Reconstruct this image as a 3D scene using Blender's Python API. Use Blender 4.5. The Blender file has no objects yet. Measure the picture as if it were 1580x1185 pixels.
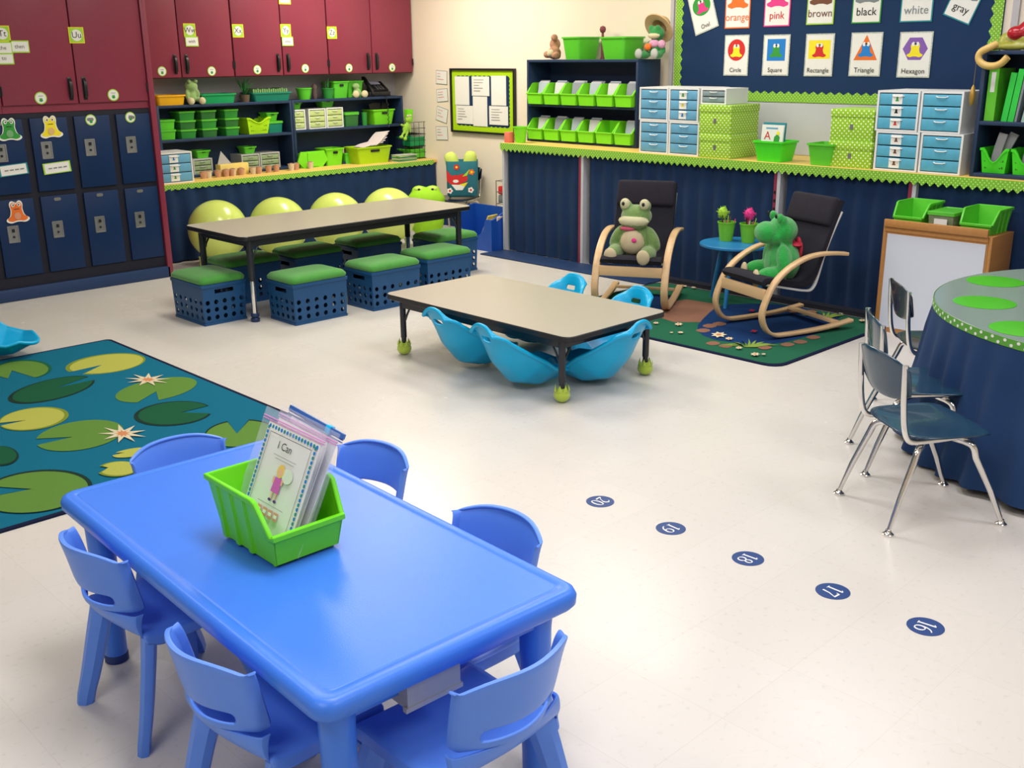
import bpy, bmesh, math, random
from math import sin, cos, pi, radians as R
from mathutils import Vector as V, Matrix as MX, noise
random.seed(7)
scn = bpy.context.scene
COL = scn.collection

# ---------------------------------------------------------------- camera
F, PITCH, ROLL, YAW, H = 1622.0, R(17.43), R(-.57), R(46.1), 1.6
fw = V((cos(PITCH)*cos(YAW), cos(PITCH)*sin(YAW), -sin(PITCH)))
rt = fw.cross(V((0, 0, 1))).normalized(); up = rt.cross(fw)
rt, up = cos(ROLL)*rt+sin(ROLL)*up, -sin(ROLL)*rt+cos(ROLL)*up
cam = bpy.data.objects.new('camera', bpy.data.cameras.new('camera'))
COL.objects.link(cam)
m = MX.Identity(4)
for i in range(3):
    m[i][0] = rt[i]; m[i][1] = up[i]; m[i][2] = -fw[i]
m[0][3], m[1][3], m[2][3] = 0, 0, H
cam.matrix_world = m
cam.data.sensor_width = 36; cam.data.sensor_fit = 'HORIZONTAL'
cam.data.lens = F*36/1580; cam.data.clip_start = .05
scn.camera = cam
# ---------------------------------------------------------------- world, exposure
w = bpy.data.worlds.new('world'); scn.world = w; w.use_nodes = True
w.node_tree.nodes['Background'].inputs[0].default_value = (1, .98, .95, 1)
w.node_tree.nodes['Background'].inputs[1].default_value = .3
scn.view_settings.view_transform = 'Standard'; scn.view_settings.look = 'None'
scn.view_settings.exposure = -0.9; scn.view_settings.gamma = 1
scn.view_settings.use_curve_mapping = False
# room size (metres): camera stands at the origin, 1.6 m up
WA, WB, WL, WF, CH = 8.62, 6.72, -2.6, -2.4, 2.75
def area(name, loc, sx, sy, power, col=(1, 1, 1), rot=(0, 0, 0)):
    l = bpy.data.lights.new(name, 'AREA'); l.shape = 'RECTANGLE'; l.size = sx; l.size_y = sy
    l.energy = power; l.color = col
    o = bpy.data.objects.new(name, l); o.location = loc; o.rotation_euler = rot; COL.objects.link(o)
    return o
# light of the ceiling troffers (their fixtures are built below)
TROFFERS = [(-.6, 1.2, 42), (1.4, -.6, 38), (1.5, 1.7, 60), (3.6, .4, 40), (3.6, 2.9, 50), (1.2, 4.2, 34), (3.6, 5.3, 70), (5.4, 2.6, 34), (5.6, 4.7, 50), (5.5, 7.1, 110), (1.6, 6.4, 4)]  # one along the right wall is added, unseen, to brighten the cream wall
for x, y, p in TROFFERS:
    area('troffer_light', (x, y, CH-.075), .58, 1.16, p, (1, .965, 1.0) if y < 3 else (1, .92, .77))

# ray helpers: a photo pixel to the point where its ray meets a known plane
def ray(x, y): return rt*((x-790)/F)+up*(-(y-592.5)/F)+fw
def PZ(x, y, z=0): d = ray(x, y); return V((0, 0, H))+d*((z-H)/d.z)
def PY(x, y, Y): d = ray(x, y); return V((0, 0, H))+d*(Y/d.y)
def PX(x, y, X): d = ray(x, y); return V((0, 0, H))+d*(X/d.x)

# ---------------------------------------------------------------- materials
MATS = {}
def lin(c): return tuple((u/12.92 if u <= .04045 else ((u+.055)/1.055)**2.4) for u in c)
def rgb(h): return lin(tuple(int(h[i:i+2], 16)/255 for i in (0, 2, 4)))
def mat(name, col, rough=.45, metal=0, var=.06, vs=30, bump=0, bs=200, spec=.5, coat=0, trans=0, alpha=1, sheen=0, emit=0, ior=1.45):
    if name in MATS: return MATS[name]
    c = rgb(col) if isinstance(col, str) else col
    m = bpy.data.materials.new(name); m.use_nodes = True; nt = m.node_tree; N = nt.nodes; L = nt.links
    b = N['Principled BSDF']
    tc = N.new('ShaderNodeTexCoord'); nz = N.new('ShaderNodeTexNoise'); nz.inputs['Scale'].default_value = vs
    nz.inputs['Detail'].default_value = 3
    L.new(tc.outputs['Object'], nz.inputs['Vector'])
    mx = N.new('ShaderNodeMix'); mx.data_type = 'RGBA'
    mx.inputs[6].default_value = (*[u*(1-var) for u in c], 1); mx.inputs[7].default_value = (*[min(1, u*(1+var)) for u in c], 1)
    L.new(nz.outputs['Fac'], mx.inputs[0]); L.new(mx.outputs[2], b.inputs['Base Color'])
    b.inputs['Roughness'].default_value = rough; b.inputs['Metallic'].default_value = metal
    b.inputs['Specular IOR Level'].default_value = spec; b.inputs['Coat Weight'].default_value = coat
    b.inputs['Transmission Weight'].default_value = trans; b.inputs['Alpha'].default_value = alpha
    b.inputs['Sheen Weight'].default_value = sheen; b.inputs['IOR'].default_value = ior
    if emit:
        b.inputs['Emission Color'].default_value = (*c, 1); b.inputs['Emission Strength'].default_value = emit
    if bump:
        n2 = N.new('ShaderNodeTexNoise'); n2.inputs['Scale'].default_value = bs; n2.inputs['Detail'].default_value = 4
        L.new(tc.outputs['Object'], n2.inputs['Vector'])
        bp = N.new('ShaderNodeBump'); bp.inputs['Strength'].default_value = bump; bp.inputs['Distance'].default_value = .01
        L.new(n2.outputs['Fac'], bp.inputs['Height']); L.new(bp.outputs[0], b.inputs['Normal'])
    MATS[name] = m
    return m
def dots_mat(name, base, dot, cell=.02, rad=.28, rough=.6):
    """polka dots laid on the surface by its metric UV"""
    m = mat(name, base, rough); nt = m.node_tree; N = nt.nodes; L = nt.links; b = N['Principled BSDF']
    uv = N.new('ShaderNodeUVMap'); sc = N.new('ShaderNodeVectorMath'); sc.operation = 'SCALE'; sc.inputs[3].default_value = 1/cell
    rot = N.new('ShaderNodeVectorRotate'); rot.rotation_type = 'Z_AXIS'; rot.inputs['Angle'].default_value = R(45)
    L.new(uv.outputs[0], rot.inputs[0]); L.new(rot.outputs[0], sc.inputs[0])
    fr = N.new('ShaderNodeVectorMath'); fr.operation = 'FRACTION'; L.new(sc.outputs[0], fr.inputs[0])
    sb = N.new('ShaderNodeVectorMath'); sb.operation = 'DISTANCE'; sb.inputs[1].default_value = (.5, .5, 0); 
    fl = N.new('ShaderNodeVectorMath'); fl.operation = 'MULTIPLY'; fl.inputs[1].default_value = (1, 1, 0)
    L.new(fr.outputs[0], fl.inputs[0]); L.new(fl.outputs[0], sb.inputs[0])
    lt = N.new('ShaderNodeMath'); lt.operation = 'LESS_THAN'; lt.inputs[1].default_value = rad; L.new(sb.outputs['Value'], lt.inputs[0])
    mx = N.new('ShaderNodeMix'); mx.data_type = 'RGBA'; mx.inputs[6].default_value = (*rgb(base), 1); mx.inputs[7].default_value = (*rgb(dot), 1)
    L.new(lt.outputs[0], mx.inputs[0]); L.new(mx.outputs[2], b.inputs['Base Color'])
    return m
def wood_mat(name, a, bcol, rough=.4, scale=6):
    m = mat(name, a, rough); nt = m.node_tree; N = nt.nodes; L = nt.links; b = N['Principled BSDF']
    tc = N.new('ShaderNodeTexCoord'); mp = N.new('ShaderNodeMapping'); mp.inputs['Scale'].default_value = (1, 8, 8)
    nz = N.new('ShaderNodeTexNoise'); nz.inputs['Scale'].default_value = scale; nz.inputs['Detail'].default_value = 6
    L.new(tc.outputs['Object'], mp.inputs[0]); L.new(mp.outputs[0], nz.inputs['Vector'])
    mx = N.new('ShaderNodeMix'); mx.data_type = 'RGBA'; mx.inputs[6].default_value = (*rgb(a), 1); mx.inputs[7].default_value = (*rgb(bcol), 1)
    L.new(nz.outputs['Fac'], mx.inputs[0]); L.new(mx.outputs[2], b.inputs['Base Color'])
    return m

# ---------------------------------------------------------------- object helpers
def obj(name, bm, mats, parent=None, smooth=40, loc=None, mods=None):
    """link a bmesh as ONE mesh object with metric box-projected UVs"""
    me = bpy.data.meshes.new(name)
    bmesh.ops.recalc_face_normals(bm, faces=bm.faces) if not getattr(bm, 'is_valid', True) else None
    bm.normal_update(); uvl = bm.loops.layers.uv.verify()
    for f in bm.faces:
        n = f.normal; a = max(range(3), key=lambda i: abs(n[i])); p, q = [(1, 2), (0, 2), (0, 1)][a]
        for l in f.loops: l[uvl].uv = (l.vert.co[p], l.vert.co[q])
    bm.to_mesh(me); bm.free()
    for mm in (mats if isinstance(mats, (list, tuple)) else [mats]): me.materials.append(mm)
    if smooth:
        me.polygons.foreach_set('use_smooth', [True]*len(me.polygons))
        me.set_sharp_from_angle(angle=R(smooth))
    o = bpy.data.objects.new(name, me); COL.objects.link(o)
    if parent: o.parent = parent
    if loc is not None: o.location = loc
    return o
def tag(o, label, cat, group=None, kind=None):
    if label: o['label'] = label
    if cat: o['category'] = cat
    if group: o['group'] = group
    if kind: o['kind'] = kind
    return o
def thing(name, label, cat, loc=(0, 0, 0), rz=0, group=None):
    o = bpy.data.objects.new(name, None); COL.objects.link(o); o.empty_display_size = .05
    o.location = loc; o.rotation_euler = (0, 0, rz)
    return tag(o, label, cat, group)
def struct(name, bm, m, smooth=40):
    o = obj(name, bm, m, None, smooth); o['kind'] = 'structure'; return o
def dup(root, loc, rz=None, label=None, group=None, scale=None):
    def cp(o, par):
        c = o.copy(); COL.objects.link(c)
        if par: c.parent = par
        for ch in [k for k in COL.objects if k.parent == o]: cp(ch, c)
        return c
    r = cp(root, None); r.location = loc
    if rz is not None: r.rotation_euler = (0, 0, rz) if not isinstance(rz, tuple) else rz
    if label: r['label'] = label
    if group: r['group'] = group
    if scale: r.scale = scale if isinstance(scale, tuple) else (scale,)*3
    return r
def B(): return bmesh.new()
def box(bm, a, b, m=0, bev=0, seg=2):
    x0, y0, z0 = [min(a[i], b[i]) for i in range(3)]; x1, y1, z1 = [max(a[i], b[i]) for i in range(3)]
    t = bmesh.new() if bev else bm
    vs = [t.verts.new((x, y, z)) for z in (z0, z1) for x, y in ((x0, y0), (x1, y0), (x1, y1), (x0, y1))]
    fs = []
    for q in ((3, 2, 1, 0), (4, 5, 6, 7), (0, 1, 5, 4), (1, 2, 6, 5), (2, 3, 7, 6), (3, 0, 4, 7)):
        f = t.faces.new([vs[i] for i in q]); f.material_index = m; fs.append(f)
    if bev:
        bmesh.ops.bevel(t, geom=list(t.edges), offset=bev, segments=seg, profile=.5, affect='EDGES')
        for f in t.faces: f.material_index = m
        merge(bm, t)
    return bm
def merge(bm, t, M=None, free=True):
    mp = {}
    for v in t.verts: mp[v] = bm.verts.new(M @ v.co if M else v.co)
    for f in t.faces:
        try:
            g = bm.faces.new([mp[v] for v in f.verts]); g.material_index = f.material_index
        except ValueError: pass
    if free: t.free()
def xform(bm, M): bmesh.ops.transform(bm, matrix=M, verts=bm.verts)
def loops(bm, rings, m=0, cap0=True, cap1=True, closed=False):
    """skin successive rings of equal point count"""
    R_ = [[bm.verts.new(p) for p in r] for r in rings]; n = len(R_[0])
    k = len(R_)
    for i in range(k if closed else k-1):
        a, b = R_[i], R_[(i+1) % k]
        for j in range(n):
            f = bm.faces.new((a[j], a[(j+1) % n], b[(j+1) % n], b[j])); f.material_index = m
    if cap0 and not closed: bm.faces.new(list(reversed(R_[0]))).material_index = m
    if cap1 and not closed: bm.faces.new(R_[-1]).material_index = m
    return bm
def rr(hx, hy, r, z, n=4, cx=0, cy=0):
    r = min(r, hx*.999, hy*.999); P = []
    for k, (sx, sy) in enumerate(((1, 1), (-1, 1), (-1, -1), (1, -1))):
        for i in range(n+1):
            a = pi/2*k+pi/2*i/n
            P.append(V((cx+sx*(hx-r)+r*cos(a), cy+sy*(hy-r)+r*sin(a), z)))
    return P
def rrl(bm, specs, m=0, cx=0, cy=0, n=4, cap0=True, cap1=True):
    return loops(bm, [rr(s[0], s[1], s[2], s[3], n, cx, cy) for s in specs], m, cap0, cap1)
def lathe(bm, prof, c=(0, 0, 0), n=24, m=0, cap0=True, cap1=True, axis=None):
    rings = [[V((r*cos(2*pi*i/n), r*sin(2*pi*i/n), z)) for i in range(n)] for r, z in prof]
    if axis is not None:
        q = V((0, 0, 1)).rotation_difference(V(axis).normalized()); rings = [[q @ p for p in r] for r in rings]
    return loops(bm, [[V(c)+p for p in r] for r in rings], m, cap0, cap1)
def cyl(bm, a, b, r, r2=None, n=12, m=0):
    a, b = V(a), V(b)
    return lathe(bm, [(r, 0), (r if r2 is None else r2, (b-a).length)], a, n, m, axis=b-a)
def tube(bm, pts, r, n=8, m=0, closed=False, flat=None, upv=None):
    """sweep a round (or flat = (w, h) rectangular) section along points"""
    P = [V(p) for p in pts]; k = len(P); rings = []; u = None
    for i in range(k):
        t = (P[(i+1) % k]-P[i-1]) if closed or 0 < i < k-1 else (P[1]-P[0] if i == 0 else P[-1]-P[-2])
        t = t.normalized() if t.length > 1e-9 else V((0, 0, 1))
        if upv is not None: u = V(upv)-t*V(upv).dot(t)
        elif u is None: u = (V((0, 0, 1)) if abs(t.z) < .9 else V((1, 0, 0))); u = u-t*u.dot(t)
        else: u = u-t*u.dot(t)
        u.normalize(); s = t.cross(u); rad = r[i] if isinstance(r, (list, tuple)) else r
        if flat:
            w_, h_ = flat[0]/2, flat[1]/2; c = min(w_, h_)*.35
            q = [(w_-c, h_), (w_, h_-c), (w_, -h_+c), (w_-c, -h_), (-w_+c, -h_), (-w_, -h_+c), (-w_, h_-c), (-w_+c, h_)]
            rings.append([P[i]+s*a+u*b for a, b in q])
        else: rings.append([P[i]+(s*cos(2*pi*j/n)+u*sin(2*pi*j/n))*rad for j in range(n)])
    return loops(bm, rings, m, True, True, closed)
def smooth_path(pts, it=2, closed=False):
    P = [V(p) for p in pts]
    for _ in range(it):
        Q = [] if closed else [P[0]]
        for i in range(len(P) if closed else len(P)-1):
            a, b = P[i], P[(i+1) % len(P)]; Q += [a*.75+b*.25, a*.25+b*.75]
        if not closed: Q.append(P[-1])
        P = Q
    return P
def ball(bm, c, r, m=0, u=16, v=10, rot=None):
    r = (r, r, r) if not isinstance(r, (tuple, list)) else r
    t = bmesh.new(); bmesh.ops.create_uvsphere(t, u_segments=u, v_segments=v, radius=1)
    M = MX.Translation(V(c)) @ (rot.to_4x4() if rot else MX.Identity(4)) @ MX.Diagonal((*r, 1))
    for f in t.faces: f.material_index = m
    merge(bm, t, M); return bm
def prism(bm, poly, z0, z1, m=0, M=None):
    n = len(poly); t = bmesh.new()
    a = [t.verts.new((p[0], p[1], z0)) for p in poly]; b = [t.verts.new((p[0], p[1], z1)) for p in poly]
    for j in range(n): t.faces.new((a[j], a[(j+1) % n], b[(j+1) % n], b[j]))
    t.faces.new(a[::-1]); t.faces.new(b)
    for f in t.faces: f.material_index = m
    bmesh.ops.recalc_face_normals(t, faces=t.faces)
    merge(bm, t, M); return bm
def grid(bm, fn, nu, nv, m=0, skip=None, closed_u=False):
    vs = [[bm.verts.new(fn(i/nu, j/nv)) for i in range(nu if closed_u else nu+1)] for j in range(nv+1)]
    for j in range(nv):
        for i in range(nu):
            if skip and skip(i, j): continue
            k = (i+1) % nu if closed_u else i+1
            f = bm.faces.new((vs[j][i], vs[j][k], vs[j+1][k], vs[j+1][i])); f.material_index = m
    return vs
def thick(bm, t):
    """turn an open sheet into a closed shell of thickness t, offset along vertex normals"""
    bmesh.ops.recalc_face_normals(bm, faces=bm.faces); bm.normal_update()
    fs = list(bm.faces); be = [(e.verts[0], e.verts[1], e.link_faces[0]) for e in bm.edges if len(e.link_faces) == 1]
    mp = {v: bm.verts.new(v.co-v.normal*t) for v in list(bm.verts)}
    for f in fs: bm.faces.new([mp[v] for v in reversed(f.verts)]).material_index = f.material_index
    for a, c, f in be:
        vs = list(f.verts); k = vs.index(a)
        if vs[(k+1) % len(vs)] != c: a, c = c, a
        bm.faces.new((c, a, mp[a], mp[c])).material_index = f.material_index
    return bm
def submod(o, lv=1):
    s = o.modifiers.new('sub', 'SUBSURF'); s.levels = lv; s.render_levels = lv; return o
def remesh(o, vox, it=6, fac=.6):
    r = o.modifiers.new('rm', 'REMESH'); r.mode = 'VOXEL'; r.voxel_size = vox; r.use_smooth_shade = True
    s = o.modifiers.new('sm', 'SMOOTH'); s.iterations = it; s.factor = fac; return o
_tc = {}
def text_bm(bm, s, cx, cy, size, z, m=0, rot=0, bold=False):
    cu = bpy.data.curves.new('t', 'FONT'); cu.body = s; cu.size = size; cu.align_x = 'CENTER'; cu.align_y = 'CENTER'
    cu.resolution_u = 3
    if bold: cu.offset = size*.015
    o = bpy.data.objects.new('t', cu); me = bpy.data.meshes.new_from_object(o)
    t = bmesh.new(); t.from_mesh(me)
    for f in t.faces: f.material_index = m
    merge(bm, t, MX.Translation((cx, cy, z)) @ MX.Rotation(rot, 4, 'Z'))
    bpy.data.objects.remove(o); bpy.data.curves.remove(cu); bpy.data.meshes.remove(me)
def flat(bm, items, z=0, dz=.0006):
    """layered flat artwork in local x right, y up, z towards the viewer"""
    for k, it in enumerate(items):
        zz = z+dz*(k+1); q = it[0]; mi = it[-1]
        if q == 'rect': pts = [(it[1], it[2]), (it[3], it[2]), (it[3], it[4]), (it[1], it[4])]
        elif q == 'disc': pts = [(it[1]+it[3]*cos(a*pi/12), it[2]+it[4]*sin(a*pi/12)) for a in range(24)]
        elif q == 'poly': pts = it[1]
        elif q == 'text': text_bm(bm, it[1], it[2], it[3], it[4], zz, mi); continue
        vs = [bm.verts.new((p[0], p[1], zz)) for p in pts]; f = bm.faces.new(vs); f.material_index = mi
        f.normal_update()
        if f.normal.z < 0: f.normal_flip()
def wallM(side, p, tilt=0, scale=1):
    """matrix that stands a flat artwork up on a wall: 'A' faces -Y, 'B' faces -X"""
    if side == 'A': bas = MX(((1, 0, 0), (0, 0, -1), (0, 1, 0))).to_4x4()
    else: bas = MX(((0, 0, -1), (-1, 0, 0), (0, 1, 0))).to_4x4()
    return MX.Translation(V(p)) @ bas @ MX.Rotation(tilt, 4, 'Z') @ MX.Scale(scale, 4)

# ---------------------------------------------------------------- palette
blue = mat('front_blue_plastic', (.045, .20, .80), .36, var=.03, bump=.06, bs=260)
blue2 = mat('chair_blue_plastic', (.10, .26, .85), .38, var=.03, bump=.04, bs=300)
turq = mat('turquoise_plastic', (.0, .40, .72), .32, var=.04)
lime = mat('lime_plastic', (.20, .72, .02), .35, var=.04)
lime2 = mat('green_plastic', (.10, .55, .03), .35, var=.05)
ygreen = mat('yellow_green_plastic', (.40, .66, .01), .4, var=.04)
crateblue = mat('crate_blue_plastic', (.008, .07, .20), .45, var=.08)
cush = mat('green_cushion_cloth', (.05, .27, .035), .85, var=.12, bump=.25, bs=400, sheen=.3)
navy = mat('navy_cloth', (.003, .024, .085), .9, var=.25, vs=8, bump=.2, bs=500)
navy2 = mat('navy_board_paper', (.004, .028, .095), .9, var=.1)
lockb = mat('locker_blue_paint', (.003, .022, .085), .45, var=.08, spec=.3)
lockd = mat('locker_gap_black', (.004, .005, .018), .6)
maroon = mat('maroon_laminate', (.23, .03, .06), .36, var=.1, vs=60)
maroon2 = mat('maroon_laminate_edge', (.10, .01, .022), .4)
black = mat('black_plastic', (.012, .012, .015), .35)
charc = mat('black_fabric', (.011, .011, .02), .95, var=.3, bump=.3, bs=500)
white = mat('white_plastic', (.72, .74, .75), .4, var=.02)
paper = mat('white_paper', (.78, .78, .75), .8, var=.03)
chrome = mat('chrome', (.75, .74, .72), .12, metal=1, var=.02)
steel = mat('dull_steel', (.28, .29, .29), .4, metal=.7)
cream = mat('cream_wall_paint', (.84, .75, .62), .7, var=.02, vs=3, bump=.03, bs=150)
greyw = mat('grey_wall_paint', (.48, .47, .50), .7, var=.02)
tabtop = mat('grey_laminate_top', (.43, .385, .32), .28, var=.10, vs=150)
wood = wood_mat('birch_wood', 'D8B98E', 'C7A277', .35)
wood2 = wood_mat('maple_easel_wood', 'C08A50', 'A9743E', .4)
kraft = mat('yellow_counter_paper', (.72, .50, .13), .55, var=.1, vs=12)
shelfb = mat('slate_blue_shelf_paint', (.012, .032, .085), .5, var=.15, vs=12)
shelfe = mat('slate_shelf_edge_paint', (.025, .05, .11), .5)
limedot = dots_mat('lime_polka_paper', '8FC21E', 'EAF4C8', .022, .24)
borderdot = dots_mat('lime_border_paper', '78B52A', 'D6EBA0', .018, .2)
pals = {k: mat('print_'+k, c, .7) for k, c in dict(red=(.6, .02, .02), orange=(.75, .16, .02), yellow=(.85, .72, .02), green=(.03, .30, .04), blue=(.01, .2, .6),
        pink=(.72, .04, .25), purple=(.22, .10, .42), brown=(.16, .06, .03), black=(.01, .01, .01), grey=(.2, .23, .25), white=(.8, .8, .78), lime=(.35, .62, .04), teal=(.02, .25, .30), skin=(.8, .45, .3)).items()}
# ================================================================ THE ROOM
def floor_mat():
    m = mat('vinyl_floor_tiles', (.72, .68, .60), .16, spec=.5); nt = m.node_tree; N = nt.nodes; L = nt.links; b = N['Principled BSDF']
    tc = N.new('ShaderNodeTexCoord'); mp = N.new('ShaderNodeMapping'); T = .3162
    mp.inputs['Location'].default_value = (-2.74/T+.5, -1.117/T+.5, 0); mp.inputs['Scale'].default_value = (1/T, 1/T, 1)
    L.new(tc.outputs['Object'], mp.inputs[0])
    bk = N.new('ShaderNodeTexBrick'); bk.offset = 0; bk.inputs['Scale'].default_value = 1
    bk.inputs['Brick Width'].default_value = 1; bk.inputs['Row Height'].default_value = 1; bk.inputs['Mortar Size'].default_value = .003
    bk.inputs['Color1'].default_value = (.65, .62, .575, 1); bk.inputs['Color2'].default_value = (.665, .635, .59, 1); bk.inputs['Mortar'].default_value = (.60, .565, .51, 1)
    L.new(mp.outputs[0], bk.inputs['Vector'])
    n1 = N.new('ShaderNodeTexNoise'); n1.inputs['Scale'].default_value = 45; n1.inputs['Detail'].default_value = 5; L.new(tc.outputs['Object'], n1.inputs['Vector'])
    rp = N.new('ShaderNodeValToRGB'); rp.color_ramp.elements[0].position = .30; rp.color_ramp.elements[1].position = .40
    rp.color_ramp.elements[0].color = (.92, .915, .90, 1); rp.color_ramp.elements[1].color = (1, 1, 1, 1)
    L.new(n1.outputs['Fac'], rp.inputs[0])
    mx = N.new('ShaderNodeMix'); mx.data_type = 'RGBA'; mx.blend_type = 'MULTIPLY'; mx.inputs[0].default_value = 1
    L.new(bk.outputs['Color'], mx.inputs[6]); L.new(rp.outputs[0], mx.inputs[7]); L.new(mx.outputs[2], b.inputs['Base Color'])
    n2 = N.new('ShaderNodeTexNoise'); n2.inputs['Scale'].default_value = 2.5; n2.inputs['Detail'].default_value = 2; L.new(tc.outputs['Object'], n2.inputs['Vector'])
    mr = N.new('ShaderNodeMapRange'); mr.inputs[3].default_value = .20; mr.inputs[4].default_value = .32; L.new(n2.outputs['Fac'], mr.inputs[0]); L.new(mr.outputs[0], b.inputs['Roughness'])
    bp = N.new('ShaderNodeBump'); bp.inputs['Strength'].default_value = .02; L.new(n2.outputs['Fac'], bp.inputs['Height']); L.new(bp.outputs[0], b.inputs['Normal'])
    return m
T_ = .1
struct('floor', box(B(), (WL, WF, -T_), (WB, WA, 0)), floor_mat(), 0)
struct('ceiling', box(B(), (WL, WF, CH), (WB, WA, CH+T_)), mat('ceiling_tile', (.7, .69, .66), .9, bump=.2, bs=60), 0)
struct('wall_back', box(B(), (WL-T_, WA, -T_), (WB+T_, WA+T_, CH+T_)), greyw, 0)
struct('wall_right', box(B(), (WB, WF-T_, -T_), (WB+T_, WA, CH+T_)), cream, 0)
struct('wall_left', box(B(), (WL-T_, WF-T_, -T_), (WL, WA, CH+T_)), cream, 0)
struct('wall_front', box(B(), (WL, WF-T_, -T_), (WB, WF, CH+T_)), cream, 0)
bs = mat('blue_vinyl_base', (.010, .034, .11), .5)
struct('baseboard_right', box(B(), (WB-.012, 6.47, 0), (WB, WA-.012, .1)), bs, 0)
struct('trim_1', box(B(), (5.86, 4.69, 0), (6.13, 6.46, .012), bev=.004), bs)          # toe kick below the right counter
struct('trim_7', box(B(), (6.03, .62, 0), (6.115, 4.685, .03)), mat('black_curtain_shade', (.008, .01, .02), .6), 0)  # black strip put in for the shade at the foot of the curtains
b = B(); box(b, (1.0, 7.50, 0), (3.62, 7.56, .085), bev=.005); struct('trim_2', b, bs)   # base under the lockers
for x, y, p in TROFFERS:
    if p != TROFFERS[0][2] or (x, y) == TROFFERS[0][:2]: pass
t0 = None
for x, y, p in TROFFERS:
    if t0 is None:
        t0 = thing('ceiling_light', 'unseen recessed fluorescent troffer in the ceiling above the picture', 'ceiling light', (x, y, CH), 0, 'ceiling troffers')
        b = B(); 
        for s in (-1, 1):
            box(b, (s*.31-.012, -.61, -.03), (s*.31+.012, .61, 0)); box(b, (-.298, s*.6-.01, -.03), (.298, s*.6+.01, 0))
        obj('frame', b, white, t0, 0)
        obj('diffuser', box(B(), (-.298, -.59, -.02), (.298, .59, -.012)), mat('lit_diffuser', (1, .98, .95), .6, emit=2.2), t0, 0)
    else: dup(t0, (x, y, CH))

# ================================================================ LOCKERS AND CABINETS (back wall, left)
LY = 7.53
LP = .3015                                   # locker width; column joints measured on the face
def locker(x0, label):
    t = thing('locker', label, 'locker', (x0, LY, 0), 0, 'blue double-tier lockers')
    b = B(); box(b, (0, .0, .085), (LP, .42, 1.232))
    obj('body', b, lockd, t, 0)
    for z0, z1 in ((.165, .69), (.725, 1.215)):
        d = obj('door', box(B(), (.037, -.018, z0), (LP-.012, 0, z1), bev=.004), lockb, t)
        zc = (z0+z1)/2+.03
        b = B(); rrl(b, [(.037, .058, .004, 0), (.037, .058, .004, .005), (.030, .050, .004, .005), (.028, .048, .004, .002)], n=2)
        xform(b, MX.Translation((LP*.42, -.018, zc)) @ MX(((1, 0, 0), (0, 0, -1), (0, 1, 0))).to_4x4())
        l = obj('latch_plate', b, steel, d)
        b = B(); box(b, (LP*.42-.008, -.030, zc+.014), (LP*.42+.008, -.0235, zc+.036)); ball(b, (LP*.42, -.026, zc-.018), .008)
        obj('latch', b, black, d)
        b = B(); rrl(b, [(.024, .011, .01, 0), (.024, .011, .01, .004)], n=4); xform(b, MX.Translation((LP*.5, -.018, z1-.025)) @ MX(((1, 0, 0), (0, 0, -1), (0, 1, 0))).to_4x4())
        box(b, (LP*.5-.016, -.0235, z1-.03), (LP*.5-.004, -.0225, z1-.02)); box(b, (LP*.5+.004, -.0235, z1-.03), (LP*.5+.016, -.0225, z1-.02))
        obj('number_plate', b, steel, d)
    return t
LX = [3.3, 3.3-LP, 3.3-2*LP, 3.3-3*LP, 3.3-4*LP]
lnames = ['blue double-tier locker beside the maroon post, one round sticker on its upper door',
          'blue double-tier locker second from the maroon post, plain round sticker on top door',
          'blue double-tier locker with the yellow frog cutout on its upper door',
          'blue double-tier locker with green frog above and orange frog below',
          'blue double-tier locker at the left picture edge, its lower door barely seen']
for x, n in zip(LX, lnames): locker(x, n)
b = B(); box(b, (LX[-1], LY-.004, 0.085), (3.6, LY-.001, .16)); box(b, (LX[-1], LY-.004, 1.2155), (3.6, LY-.001, 1.2485))
struct('trim_3', b, lockd, 0)
b = B(); box(b, (3.6, LY-.03, 0), (3.642, WA-.005, CH-.01), bev=.003); struct('trim_4', b, maroon)

def handle(parent, x, y, z, L_=.13):
    b = B(); tube(b, smooth_path([(x, y, z-L_/2), (x, y-.022, z-L_/2+.015), (x, y-.024, z), (x, y-.022, z+L_/2-.015), (x, y, z+L_/2)], 1), .006, flat=(.022, .010))
    rrl_b = B(); box(rrl_b, (x-.014, y-.004, z-L_/2-.012), (x+.014, y, z+L_/2+.012), bev=.002)
    merge(b, rrl_b); obj('handle', b, black, parent)
def wallcab(name, x0, x1, yf, z0, z1, depth, hz, label, body_extra=0):
    t = thing(name, label, 'cabinet', (x0, yf, z0), 0, 'maroon wall cabinets'); W_ = x1-x0; Hh = z1-z0
    b = B(); box(b, (0, .02, -body_extra), (W_, depth, Hh)); obj('body', b, maroon2 if not body_extra else maroon, t, 0)
    for k in (0, 1):
        a = .006+k*W_/2; c = a+W_/2-.010
        b = B(); box(b, (a, 0, .008), (c, .019, Hh), bev=.002); d = obj('door', b, maroon, t)
        hx = (c-.045) if k == 0 else (a+.045)
        handle(d, hx, 0, hz-z0)
        b = B()
        for zz in (.10, Hh-.12): cyl(b, ((a+.0 if k == 0 else c-.0), -.003, zz-.03), ((a if k == 0 else c), -.003, zz+.03), .006, n=8)
        obj('hinge', b, black, d)
    return t
wallcab('wall_cabinet', 2.575, 3.598, LY-.018, 1.295, 2.70, .5, 1.40, 'big maroon two-door cabinet above the blue lockers', .044)
wallcab('wall_cabinet', 1.55, 2.573, LY-.018, 1.295, 2.70, .5, 1.40, 'maroon cabinet cut by the left picture edge over the lockers', .044)
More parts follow.
